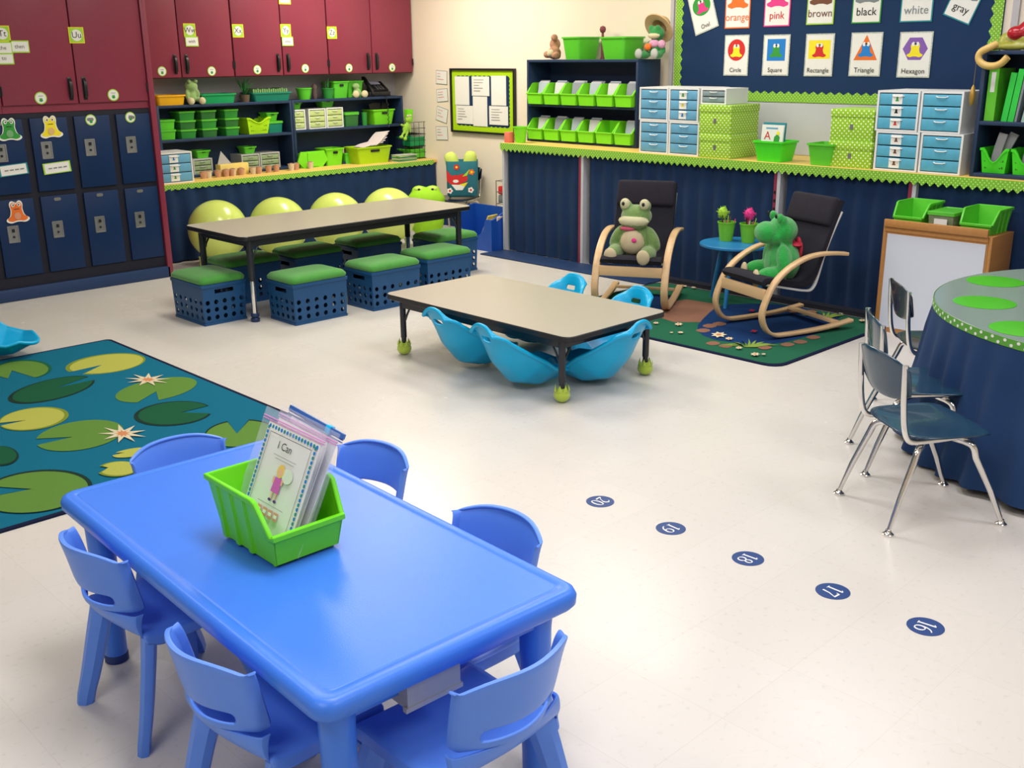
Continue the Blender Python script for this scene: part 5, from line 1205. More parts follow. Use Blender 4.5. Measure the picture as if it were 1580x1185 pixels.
# ================================================================ ROCKING CHAIRS
def rocker(label, loc, rz):
    """child rocking chair; local front towards -y; frame from bent birch strips"""
    t = thing('rocking_chair', label, 'chair', loc, rz, 'child rocking chairs'); Wd = .225
    side = [(.60, .05), (.44, .028), (.28, .020), (.10, .018), (.03, .022), (-.03, .055), (-.063, .12), (-.066, .17), (-.044, .235), (.0, .325), (.085, .40), (.21, .458), (.33, .474), (.44, .468), (.52, .458)]
    for s in (-1, 1):
        b = B(); tube(b, smooth_path([(s*Wd, y, z) for y, z in side], 2), .01, flat=(.046, .020), upv=None); xform(b, MX.Identity(4))
        obj('side_frame', b, wood, t, 50)
    for y, z, nm in ((-.035, .262, 'front_rail'), (.50, .045, 'rear_rail')):
        b = B(); box(b, (-Wd+.022, y-.010, z-.032), (Wd-.022, y+.010, z+.032), bev=.003)
        if nm == 'rear_rail': xform(b, MX.Translation((0, y, z)) @ MX.Rotation(R(80), 4, 'X') @ MX.Translation((0, -y, -z)))
        obj(nm, b, wood, t)
    sp = smooth_path([(-.01, .315), (.06, .300), (.28, .250), (.32, .262), (.345, .31), (.39, .48), (.455, .63), (.49, .70)], 2)
    for s in (-1, 1):
        b = B(); tube(b, [(s*.188, p.x, p.y) for p in sp], .01, flat=(.022, .012)); obj('seat_support', b, mat('pale_bent_strip', (.62, .62, .62), .3), t, 50)
    cp = smooth_path([(-.045, .325), (-.02, .345), (.08, .325), (.24, .29), (.31, .31), (.36, .42), (.42, .58), (.485, .765)], 2)
    b = B(); rings = []
    for i, p in enumerate(cp):
        a = cp[min(i+1, len(cp)-1)]-cp[max(i-1, 0)]; a.normalize(); n_ = V((-a.y, a.x)); hw = .200; q = []
        for (u, o_) in ((-1, -.006), (-.96, .016), (0, .022), (.96, .016), (1, -.006), (.96, -.02), (0, -.022), (-.96, -.02)): q.append(V((u*hw, p.x-(-n_.x)*o_, p.y+n_.y*o_)))
        rings.append(q)
    loops(b, rings); o = obj('seat_cushion', b, charc, t, 60)
    b = B(); M_ = MX.Translation((0, .452, .695)) @ MX.Rotation(R(-19), 4, 'X'); rrl(b, [(.235, .075, .0, -.0), (.235, .075, .02, .02)]) if False else box(b, (-.194, -.042, -.085), (.194, .012, .085), bev=.022, seg=3); xform(b, M_); obj('head_pillow', b, mat('black_fabric_pillow', (.014, .012, .022), .95, var=.3, bump=.3, bs=500), t, 60)
    return t
def ang(dx, dy): return math.atan2(dy, dx)+pi/2      # rotation that turns local -y to (dx, dy)
A_, B_ = V((5.337, 3.656, 0)), V((5.136, 3.178, 0)); r2 = rocker('child rocking chair on the right, holding the bright green frog', (5.22, 3.41, .009), ang(-.945, .33))
r1 = dup(r2, (5.15, 4.24, .009), ang(-.88, -.475), 'child rocking chair on the left, holding the pale-bellied frog')
def frog(label, t0, lx, ly, lz, tw, cm, belly, pads, mouth, extra=(), eb=1):
    M_ = t0.matrix_basis if False else MX.Translation(t0.location) @ MX.Rotation(t0.rotation_euler.z, 4, 'Z'); p = M_ @ V((lx, ly, lz))
    s = 1.0
    kids = [('eye', [((-.062, -.045, .335-.03*(1-eb)), (.032*eb, .026*eb, .033*eb)), ((.062, -.045, .335-.03*(1-eb)), (.032*eb, .026*eb, .033*eb))], mouth if belly else cm), ('pupil', [((-.066, -.070, .338), (.010, .006, .012)), ((.062, -.070, .338), (.010, .006, .012))], black)]
    kids.append(('foot_pad', [((-.105, -.172, .045), (.042, .018, .045)), ((.105, -.172, .045), (.042, .018, .045))], pads))
    if belly: kids += [('belly', ((0, -.075, .115), (.078, .052, .075)), pads), ('muzzle', ((0, -.062, .238), (.098, .052, .038)), mouth)]
    kids += list(extra)
    return plush('stuffed_frog', label, [((0, 0, .11), (.115, .095, .11)), ((0, -.01, .262), (.098, .080, .068)), ((0, -.06, .235), (.09, .05, .042)), ((-.062, -.03, .325-.015*(1-eb)*2), (.038*eb, .032*eb, .036*eb)), ((.062, -.03, .325-.015*(1-eb)*2), (.038*eb, .032*eb, .036*eb)), ((-.105, -.09, .05), (.05, .085, .05)), ((.105, -.09, .05), (.05, .085, .05)),
            ((-.115, -.03, .135), (.035, .04, .08), 'Y', .5), ((.115, -.03, .135), (.035, .04, .08), 'Y', -.5)], cm, (p.x, p.y, p.z), t0.rotation_euler.z+tw, .007, kids)
pale = mat('sage_plush', (.15, .27, .07), .95, var=.3, vs=60, bump=.6, bs=250, sheen=.5); bright = mat('emerald_plush', (.006, .36, .045), .95, var=.35, vs=50, bump=.8, bs=220, sheen=.5); padm = mat('beige_plush', (.55, .46, .30), .95, bump=.5, bs=250)
f1 = frog('sage green stuffed frog with a cream belly, sitting in the left rocking chair', r1, 0, .14, .31, -.15, pale, True, padm, mat('cream_muzzle_plush', (.58, .56, .36), .95, bump=.5, bs=250), [('heart', ((.03, -.128, .135), (.016, .005, .014)), pals['pink']), ('bow', ((-.03, -.085, .195), (.05, .02, .014)), mat('rose_ribbon', (.5, .08, .15), .6))])
f1.scale = (1.05, 1.05, 1.08)
f2 = frog('bright emerald stuffed frog looking left, sitting in the right rocking chair', r2, 0.015, .225, .275, -.35, bright, False, padm, bright, [('bow', [((.02, .075, .20), (.03, .015, .03)), ((.05, .08, .17), (.02, .01, .04)), ((.0, .055, .195), (.085, .04, .012))], mat('red_ribbon', (.45, .02, .05), .6)), ('snout', [((0, -.095, .252), (.080, .065, .055))], bright)], .72)
f2.scale = (1.10, 1.10, 1.2)

# ================================================================ SMALL BLUE TABLE WITH BUCKETS
tb = mat('table_blue_paint', (.02, .20, .46), .35); hT = .43; pc = (PZ(1072, 382, hT)+PZ(1180, 378, hT))/2
tc_ = V((5.80, 3.90, 0)); tr = .235
t = thing('side_table', 'small round blue table between the rocking chairs', 'table', (tc_.x, tc_.y, .009)); h_ = .40
b = B(); lathe(b, [(tr-.012, h_-.022), (tr, h_-.016), (tr, h_-.004), (tr-.004, h_)], n=48); obj('tabletop', b, tb, t)
for i in range(3):
    a = R(200+120*i); b = B(); cyl(b, (.20*cos(a), .20*sin(a), 0), (.12*cos(a), .12*sin(a), h_-.02), .013, .017); obj('leg', b, tb, t)
for (x, y, rad, lab, fc) in ((1120, 371, .058, 'left green pail of pencils on the small blue table', 'lime'), (1154, 374, .058, 'right green pail with a pink topper on the small blue table', 'pink')):
    p = PZ(x, y, h_+.009); d = V((p.x-tc_.x, p.y-tc_.y, 0)); 
    if d.length > tr-.05: d = d.normalized()*(tr-.05)
    c = (tc_.x+d.x, tc_.y+d.y, h_+.0095); pail(lab, c, rad, .125, mat('pail_green', (.16, .50, .03), .35), 'green pails on the small blue table')
    wh = 'left' if fc == 'lime' else 'right'
    pens('short pencil standing in the %s pail on the blue table' % wh, (c[0], c[1], c[2]+.03), .06, .12, 7, [pals['pink'], pals['lime'], paper, pals['black'], pals['brown']], 'pencil', x)
    t2 = thing('fuzzy_topper', '%s pompom topper pencil in the %s pail' % (fc, wh), 'pencil', (c[0]-.02 if wh == 'left' else c[0], c[1]+(.02 if wh == 'left' else 0), c[2]+.03)); cyl_ = B(); cyl(cyl_, (0, 0, 0), (0, 0, .13), .004, n=6); obj('stick', cyl_, pals['brown'], t2)
    b = B(); ball(b, (0, 0, .155), (.032, .032, .036), u=14, v=9); random.seed(3)
    for i in range(60):
        a, z_ = random.random()*6.28, random.uniform(-1, 1); r_ = (1-z_*z_)**.5; n_ = V((r_*cos(a), r_*sin(a), z_)); p0 = V((0, 0, .155)); cyl(b, p0+n_*.028, p0+n_*.046, .003, .0008, 4)
    obj('pompom', b, pals[fc], t2)

# ================================================================ EASEL CABINET
t = thing('easel_cabinet', 'wooden storage easel with a white board face, green bins on top', 'easel', (5.813, 2.90, 0), 0); W_, D_, Hh = .63, .287, .625
b = B(); box(b, (0, -W_, 0), (D_, -W_+.018, Hh), bev=.002); obj('side_panel', b, wood2, t); b = B(); box(b, (0, -.018, 0), (D_, 0, Hh), bev=.002); obj('side_panel', b, wood2, t)
b = B(); box(b, (0, -W_+.018, Hh-.018), (D_, -.018, Hh), bev=.002); obj('top_board', b, wood2, t)
b = B(); box(b, (0, -W_+.0185, .0), (.016, -.0185, .045)); box(b, (0, -W_+.0185, Hh-.06), (.016, -.0185, Hh-.0185)); box(b, (0, -.052, .0455), (.016, -.0185, Hh-.0605)); box(b, (0, -W_+.0185, .0455), (.016, -W_+.05, Hh-.0605)); obj('front_frame', b, wood2, t, 0)
b = B(); box(b, (-.004, -W_+.03, .03), (.0, -.03, Hh-.042)); obj('white_board', b, mat('whiteboard_face', (.66, .70, .80), .25, var=.01), t, 0)
b = B(); box(b, (-.022, -W_+.02, Hh-.002), (-.004, -.01, Hh+.042), bev=.004); box(b, (-.006, -W_+.02, Hh-.03), (.0, -.01, Hh)); obj('tray_rail', b, wood2, t)
b = B(); box(b, (D_-.01, -W_+.019, .02), (D_-.002, -.019, Hh-.019)); obj('back_panel', b, wood2, t, 0)
hb = hopper('storage_bin', 'green open bin at the left end on top of the easel cabinet', (5.97, 2.78, Hh+.001), .19, .26, .13, lime2, -pi/2, 'green bins on the easel cabinet', .42, 0, True)
dup(hb, (5.965, 2.385, Hh+.001), -pi/2, 'green open bin at the right end on top of the easel cabinet')
t = lidbox('clear box with green lid between the bins on the easel cabinet', (5.96, 2.585, Hh+.001), .24, .16, .105, mat('tinted_clear_tub', (.22, .28, .16), .3, var=.7, vs=30, trans=.1), None)
b = B(); box(b, (-.1155, -.04, .025), (-.1135, .035, .065)); obj('paper_label', b, paper, t, 0)

# ================================================================ CORNER: BAG ON CHAIR, FROG CUSHION, BOOK BIN
def school_chair(label, loc, rz, shell, group):
    """chrome tube school chair with moulded shells; local front towards -y"""
    t = thing('school_chair', label, 'chair', loc, rz, group); sh_ = .335
    b = B(); random.seed(1)
    def fn(u, v):
        x = 2*u-1; y = -.175+.35*v; w = .185*(1-.10*(2*abs(v-.5))**3); e = max(0, (v-.0)); z = sh_+.012-.014*(1-x*x)*sin(pi*v)
        if v < .15: z -= .02*((.15-v)/.15)**2
        cx = 1-.16*max(0, (abs(2*v-1)-.6)/.4)**2.5; y -= (-.02 if v < .5 else .02)*abs(x)**4*(abs(2*v-1)**2); return V((x*w*cx, y, z))
    grid(b, fn, 12, 12); thick(b, .009); submod(obj('seat', b, shell, t, 60), 1)
    b = B()
    def fb(u, v):
        x = 2*u-1; z = .455+.165*v; w = .165*(1+.08*v)*(1-.16*max(0, (v-.7)/.3)**2); rx = x*w
        zz = z-.018*(abs(x)**3)*(1 if v > .5 else -1)*(abs(2*v-1)**2); return V((rx, .175+.035*v-.035*x*x*-1-.03, zz))
    def fb(u, v):
        x = 2*u-1; z = .455+.165*v; w = .165*(1+.08*v); c = abs(2*v-1)**4; return V((x*w*(1-.12*c), .205+.03*v-.028*x*x, z-.034*(abs(x)**3.5)*c*(1 if v > .5 else -1)))
    grid(b, fb, 12, 8); thick(b, .009); submod(obj('backrest', b, shell, t, 60), 1)
    for s in (-1, 1):
        x = s*.148; b = B(); tube(b, smooth_path([(x, .205, .60), (x, .198, .47), (x, .185, .37), (x, .165, .325), (x, .12, sh_-.012), (x*.8, -.10, sh_-.012)], 2), .0105, 10); obj('back_tube', b, chrome, t, 60)
        for yy, ff in ((.125, .225), (-.085, -.205)):
            b = B(); P = [V((s*.09, yy*.45, sh_-.028))]+smooth_path([(s*.12, yy*.75, sh_-.032), (s*.148, yy*1.0, sh_-.040), (s*.155, yy*1.12, sh_-.085)], 2)+[V((s*.170, yy*1.12+(ff-yy*1.12)*.55, .13)), V((s*.182, ff, .012))]; n_ = len(P)
            tube(b, P, [.0125]*(n_-2)+[.011, .0085], 10); l = obj('leg', b, chrome, t, 60)
            b = B(); lathe(b, [(.019, 0), (.020, .006), (.012, .013), (.009, .022)], (s*.182, ff, 0), 14); obj('foot_glide', b, chrome, l)
    b = B(); box(b, (-.10, -.055, sh_-.034), (.10, .075, sh_-.014), bev=.004); obj('bracket', b, mat('brushed_bracket', (.45, .42, .38), .35, metal=.8), t)
    return t
shellm = mat('navy_teal_shell', (.012, .045, .085), .18, var=.05, coat=.3); shelld = mat('dark_navy_shell', (.006, .012, .03), .25, coat=.3)
c0 = school_chair('navy school chair facing the skirted table, nearest the camera', (3.51, 1.51, 0), ang(.83, -.56), shellm, 'navy school chairs at the skirted table')
c0.location = ((3.333+3.695)/2, (1.633+1.389)/2, 0)
dup(c0, (3.95, 1.745, 0), ang(.62, -.78), 'navy school chair in the middle, tucked behind the nearest one')
c3 = school_chair('farthest school chair with a nearly black back, in front of the easel', (4.58, 1.96, 0), ang(.66, -.75), shelld, 'navy school chairs at the skirted table')
dup(c3, (6.42, 7.37, 0), ang(-.9, -.45), 'dark school chair against the cream wall holding the cloth bag', 'dark school chairs by the wall')
BAGP = V((6.45, 7.33, .36))
t = thing('storage_bag', 'teal cloth bag with red fish and flowers, on a chair by the wall', 'bag', BAGP, R(-42)); bgm = mat('teal_bag_cloth', (.03, .20, .27), .85, bump=.2)
b = B(); rrl(b, [(.125, .10, .03, 0), (.14, .115, .035, .02), (.145, .115, .03, .32), (.14, .11, .03, .32), (.12, .09, .03, .02)], n=4); obj('bag_body', b, bgm, t, 60)
b = B(); it = [('disc', -.06, -.01, .075, .045, 0), ('disc', .0, .005, .05, .038, 0), ('disc', -.06, -.02, .026, .014, 1), ('poly', [(-.14, .08), (-.10, .03), (-.12, -.02), (-.14, -.02)], 0), ('poly', [(.0, .02), (.07, .09), (.045, .03)], 3), ('poly', [(-.10, -.05), (.03, -.055), (.0, -.10), (-.06, -.10)], 1), ('poly', [(-.03, -.05), (.05, -.03), (.02, -.07)], 2)]
for cx, cy, m_, mc in ((-.05, .105, 0, 2), (.085, .06, 4, 2), (.075, -.10, 1, 0), (-.115, -.105, 1, 0)):
    it.append(('poly', [(cx+.030*(1 if i % 2 == 0 else .72)*cos(i*pi/5), cy+.030*(1 if i % 2 == 0 else .72)*sin(i*pi/5)) for i in range(10)], m_)); it.append(('disc', cx, cy, .010, .010, mc))
flat(b, it, 0, .0004); xform(b, MX.Translation((0, -.1165, .165)) @ MX.Rotation(R(90), 4, 'X')); obj('applique', b, [pals['red'], pals['white'], pals['yellow'], pals['lime'], pals['orange']], t, 0)
pil = mat('lime_cushion_cloth', (.55, .68, .14), .9, bump=.2)
for dx, dy, ro, n in ((-.055, 0, .3, 'rolled lime cushion sticking out of the cloth bag, left'), (.065, .01, -.12, 'rolled lime cushion sticking out of the cloth bag, right')):
    b = B(); lathe(b, [(.03, 0), (.056, .02), (.062, .12), (.056, .18), (.035, .212), (.008, .218)], n=18); o = obj('rolled_cushion', b, pil, None, 70); o.location = BAGP+V((dx*.75, -dx*.66+dy, .185)); o.rotation_euler = (0, -ro, R(-42)); tag(o, n, 'cushion', 'rolled cushions in the bag')
# frog cushion
limeb = mat('lime_beanbag_cloth', (.30, .62, .015), .8, var=.1, bump=.3, bs=150)
p = PY(659, 350, 7.42)
t = thing('frog_cushion', 'big lime frog cushion with bulging eyes between the last ball and the bag', 'cushion', (p.x, 7.42, 0), R(-40))
b = B()
for q in (((0, 0, .17), (.16, .09, .17)), ((0, -.02, .345), (.175, .11, .115)), ((-.06, 0, .435), (.07, .06, .045)), ((.06, 0, .435), (.07, .06, .045))): ball(b, q[0], q[1], u=20, v=14)
o = obj('body', b, limeb, t); remesh(o, .012, 10)
for s in (-1, 1):
    b = B(); ball(b, (s*.06, -.035, .448), (.045, .03, .028)); e = obj('eye', b, mat('pale_lime_cloth', (.50, .68, .12), .8), t); b = B(); ball(b, (s*.06, -.063, .450), (.012, .006, .010)); obj('pupil', b, black, t)
b = B(); tube(b, [(-.11+.011*i, -.105-.012*sin(pi*i/20), .335-.01*sin(pi*i/20)) for i in range(21)], .004, 6); obj('mouth_seam', b, mat('dark_lime_seam', (.12, .28, .01), .8), t)
# blue book bin
bb = mat('cobalt_bin_plastic', (.008, .07, .40), .35)
t = thing('book_bin', 'cobalt blue book bin at the left end of the high counter', 'bin', (6.12, 6.70, 0)); b = B(); dx, dy, Hh = .12, .235, .33
def panel3(b, pts, off):
    a = [b.verts.new(p) for p in pts]; c = [b.verts.new(V(p)+V(off)) for p in pts]; n = len(pts); b.faces.new(a); b.faces.new(c[::-1])
    for i in range(n): b.faces.new((a[i], a[(i+1) % n], c[(i+1) % n], c[i]))
U = smooth_path([(-dx, dy, Hh), (-dx, dy*.88, Hh), (-dx, dy*.75, .16), (-dx, dy*.3, .12), (-dx, -dy*.3, .12), (-dx, -dy*.55, .17), (-dx, -dy*.66, .27), (-dx, -dy, .27)], 1)
panel3(b, [(-dx, dy, 0)]+[tuple(p) for p in U]+[(-dx, -dy, 0)], (.02, 0, 0)); panel3(b, [(dx, dy, 0), (dx, dy, Hh+.02), (dx, -dy, Hh+.02), (dx, -dy, 0)], (-.015, 0, 0))
for s in (-1, 1): panel3(b, [(-dx+.02, s*dy, 0), (-dx+.02, s*dy, Hh if s > 0 else .27), (dx-.015, s*dy, Hh+.02), (dx-.015, s*dy, 0)], (0, -s*.018, 0))
box(b, (-dx+.02, -dy+.018, .02), (dx-.015, dy-.018, .05)); bmesh.ops.recalc_face_normals(b, faces=b.faces); obj('bin_body', b, bb, t, 30)
for k, (yy, m_, lab) in enumerate(((-.10, mat('yellow_book_cover', (.75, .50, .12), .5, var=.7, vs=15), 'yellow and white picture book leaning in the blue book bin'), (-.125, mat('white_red_cover', (.72, .6, .55), .5, var=.4, vs=14), 'pale picture book behind the yellow one in the blue bin'))):
    b = B(); box(b, (-.07, -.006, 0), (.07, .006, .26), bev=.002); o = obj('picture_book', b, m_, None, 40, (6.09+.02*k, 6.70+yy*.3+(.0 if k == 0 else -.09), .055)); o.rotation_euler = (-.42 if False else .42, 0, R(12)); tag(o, lab, 'book', 'picture books in the blue bin')
t = thing('wire_stand', 'small wire stand with red and grey packets behind the blue book bin', 'stand', (6.36, 6.62, 0)); b = B()
for s in (-1, 1):
    for q in (-1, 1): cyl(b, (s*.07, q*.09, 0), (s*.07, q*.09, .56), .004, n=6)
for z_ in (.02, .36, .46, .555): tube(b, [(-.07, -.09, z_), (.07, -.09, z_), (.07, .09, z_), (-.07, .09, z_)], .003, 5, closed=True)
obj('wire_frame', b, steel, t)
for z_, m_ in ((.365, pals['grey']), (.44, pals['red'])): obj('packet', box(B(), (-.06, -.08, z_), (.06, .08, z_+.07), bev=.01), m_, t)

# ================================================================ SKIRTED ROUND TABLE
RTC = V((4.72, 1.06, 0)); rx = .93; RH = .60
t = thing('round_table', 'large grey-topped round table with green spots, cut by the right edge', 'table', RTC)
b = B(); lathe(b, [(rx-.01, RH-.03), (rx, RH-.026), (rx, RH-.003), (rx-.003, RH-.001), (rx-.003, RH)], n=96); obj('tabletop', b, [mat('grey_green_laminate', (.22, .28, .27), .22, var=.08, vs=150)], t)
b = B(); lathe(b, [(rx+.0015, RH-.034), (rx+.003, RH-.034), (rx+.003, RH-.002), (rx+.0015, RH-.002)], n=96, cap0=False, cap1=False)
eb = obj('edge_border', b, mat('green_edge_paper', (.10, .34, .04), .6), t)
b = B()
for i in range(96):
    a = 2*pi*i/96
    for z_, o_ in ((RH-.011, 0), (RH-.025, .5)):
        a2 = a+o_*2*pi/96; M_ = MX.Rotation(a2, 4, 'Z') @ MX.Translation((rx+.0035, 0, z_)) @ MX.Rotation(R(90), 4, 'Y'); prism(b, [(.0062*cos(k*pi/4), .0075*sin(k*pi/4)) for k in range(8)], -.0004, .0004, 0, M_)
obj('edge_dots', b, paper, eb, 0)['kind'] = 'stuff'
for i in range(4):
    a = pi/4+pi/2*i; b = B(); cyl(b, (.6*cos(a), .6*sin(a), 0), (.6*cos(a), .6*sin(a), RH-.03), .02); obj('leg', b, legblk, t)
spotm = mat('green_vinyl_spot', (.07, .46, .02), .3)
for (x, y), n in zip([(1519, 467), (1536, 434.5), (1600, 398), (1625, 520), (1580, 508)], ['green round spot nearest the table rim at the left', 'green round spot at the far left side of the round table', '', '', 'green round spot cut off by the right picture edge']):
    if not n: continue
    p = PZ(x, y, RH); b = B(); lathe(b, [(.122, .0), (.122, .0012), (.119, .0016)], n=40); o = obj('table_spot', b, spotm, None, 40, (p.x, p.y, RH+.0004)); tag(o, n, 'spot', 'green spots on the round table')
b = B()
def sk(u, v):
    a = 2*pi*u; f = .5+.5*sin(a*34+2.2*sin(a*5)+1.5*noise.noise(V((cos(a)*3, sin(a)*3, 0)))); r = rx+.002+.075*v**1.2*(.5+.5*v)+.03*v*f+.012*min(1, v*6)*f
    return V((r*cos(a), r*sin(a), RH-.036+(.022-RH+.036)*v+.012*v*sin(a*7)))
grid(b, sk, 420, 10, 0, None, True); thick(b, .003); o = obj('table_skirt', b, mat('royal_navy_cloth', (.005, .034, .115), .85, var=.15, vs=10, bump=.15, bs=500), None, 60, RTC); tag(o, 'blue cloth skirt wrapped around the round table down to the floor', 'table skirt')
# ================================================================ NUMBER SPOTS ON THE FLOOR
def strokes(ch):
    """serif style digits as (points, widths) in a unit box"""
    def arc(cx, cy, rx, ry, a0, a1, n=18): return [(cx+rx*cos(R(a0+(a1-a0)*i/n)), cy+ry*sin(R(a0+(a1-a0)*i/n))) for i in range(n+1)]
    th, tn = .13, .05
    if ch == '1': return [([(.0, -.5), (.0, .5)], [th, th]), ([(-.16, -.49), (.16, -.49)], [tn, tn]), ([(-.17, .36), (-.02, .48)], [tn, tn])]
    if ch == '0': P = arc(0, 0, .26, .47, 0, 360, 32); return [(P, [tn+(th-tn)*abs(cos(2*pi*i/32)) for i in range(33)])]
    if ch == '8': a = arc(0, .25, .19, .22, 0, 360, 24); c = arc(0, -.23, .25, .25, 0, 360, 24); wv = [tn+(th-tn)*abs(cos(2*pi*i/24))*.8 for i in range(25)]; return [(a, wv), (c, wv)]
    if ch == '6': c = arc(0.0, -.20, .25, .28, 0, 360, 26); return [(c, [tn+(th-tn)*abs(cos(2*pi*i/26))*.9 for i in range(27)]), (arc(.28, -.10, .52, .60, 182, 100, 14), [th-.07*i/14 for i in range(15)])]
    if ch == '9': return [([(-x, -y) for x, y in p], w_) for p, w_ in strokes('6')]
    if ch == '7': return [([(-.27, .46), (.27, .46)], [th, th*.8]), ([(-.25, .47), (-.28, .28)], [tn, tn]), ([(.25, .46), (.02, -.02), (-.06, -.5)], [tn, th*.7, th])]
    if ch == '2': return [(arc(-.0, .22, .23, .26, 165, -20, 16)+[(.05, -.18), (-.25, -.44)], [tn+.0*i for i in range(6)]+[th]*10+[tn+.02, tn]), ([(-.27, -.45), (.24, -.45)], [th*.9, th*.9]), ([(.24, -.47), (.29, -.30)], [tn, tn])]
def ribbon(bm, pts, ws, z, m):
    n = len(pts); L_, R_ = [], []
    if len(ws) < n: ws = ws+[ws[-1]]*(n-len(ws))
    for i in range(n):
        a = V(pts[max(i-1, 0)]); c = V(pts[min(i+1, n-1)]); d = (c-a).normalized(); nn = V((-d.y, d.x)); p = V(pts[i])
        L_.append(bm.verts.new((p.x+nn.x*ws[i]/2, p.y+nn.y*ws[i]/2, z))); R_.append(bm.verts.new((p.x-nn.x*ws[i]/2, p.y-nn.y*ws[i]/2, z)))
    for i in range(n-1):
        f = bm.faces.new((R_[i], R_[i+1], L_[i+1], L_[i])); f.material_index = m; f.normal_update()
        if f.normal.z < 0: f.normal_flip()
spotb = mat('navy_vinyl_sticker', (.006, .045, .20), .4)
for num, (x, y) in zip(('20', '19', '18', '17', '16'), [(926, 774), (1035, 815.5), (1154, 862), (1285, 912.5), (1428, 967)]):
    p = PZ(x, y, 0); b = B(); prism(b, [(.0525*cos(i*pi/24), .0525*sin(i*pi/24)) for i in range(48)], 0, .0008)
    for k, ch in enumerate(num):
        for j, (pts, ws) in enumerate(strokes(ch)):
            s = .053; ribbon(b, [((q[0]*s*.92+(-.0185 if k == 0 else .0165)+(.004 if ch == '1' else 0)), q[1]*s) for q in pts], [w_*s for w_ in ws], .0010+.00012*j+.0003*k, 1)
    o = obj('number_sticker', b, [spotb, pals['white']], None, 0, (p.x, p.y, .0003)); o.rotation_euler = (0, 0, pi+R({'20': 4, '19': -5, '18': 2, '17': -3, '16': 6}[num]))
    tag(o, 'round navy floor sticker with the white number %s' % num, 'floor sticker', 'numbered floor stickers')

# ================================================================ FRONT BLUE TABLE
TX, TY, TH, TR = 1.216, 2.03, .50, R(-2.3)
t = thing('kids_table', 'blue plastic table in the foreground, its green bin and six blue chairs around', 'table', (TX, TY, 0), TR); hx, hy = .331, .656
b = B(); rrl(b, [(hx-.03, hy-.03, .03, TH-.045), (hx-.008, hy-.008, .038, TH-.046), (hx, hy, .042, TH-.036), (hx+.001, hy+.001, .042, TH-.018), (hx-.004, hy-.004, .04, TH-.006), (hx-.013, hy-.013, .034, TH-.0003), (hx-.016, hy-.016, .032, TH), (hx-.035, hy-.035, .022, TH),
                     (hx-.0365, hy-.0365, .021, TH-.0015), (hx-.0385, hy-.0385, .020, TH-.0015), (hx-.040, hy-.040, .020, TH-.0003), (hx-.043, hy-.043, .019, TH-.0003), (hx-.06, hy-.06, .018, TH-.0003)], n=8); obj('tabletop', b, blue, t, 50)
b = B(); rrl(b, [(hx-.05, hy-.05, .03, TH-.085), (hx-.05, hy-.05, .03, TH-.044), (hx-.062, hy-.062, .02, TH-.044), (hx-.062, hy-.062, .02, TH-.085)], n=5, cap0=False, cap1=False); rrl_ = None; obj('apron', b, blue, t)
for sx in (-1, 1):
    for sy in (-1, 1):
        b = B(); x, y = sx*(hx-.075), sy*(hy-.075); lathe(b, [(.027, .0), (.030, .006), (.036, TH-.10), (.040, TH-.05)], (x, y, 0), 20); l = obj('leg', b, blue, t, 50)
        b = B(); lathe(b, [(.030, 0), (.032, .002), (.032, .022), (.029, .026)], (x, y, 0), 20); obj('foot', b, mat('dark_blue_foot', (.01, .03, .15), .5), l)
b = B(); box(b, (-.13, -hy+.02, TH-.105), (.0, -hy+.075, TH-.0451)); box(b, (-.135, -hy+.018, TH-.110), (.005, -hy+.03, TH-.100)); obj('support_bracket', b, mat('grey_metal_bracket', (.42, .42, .40), .4, metal=.3), t, 0)

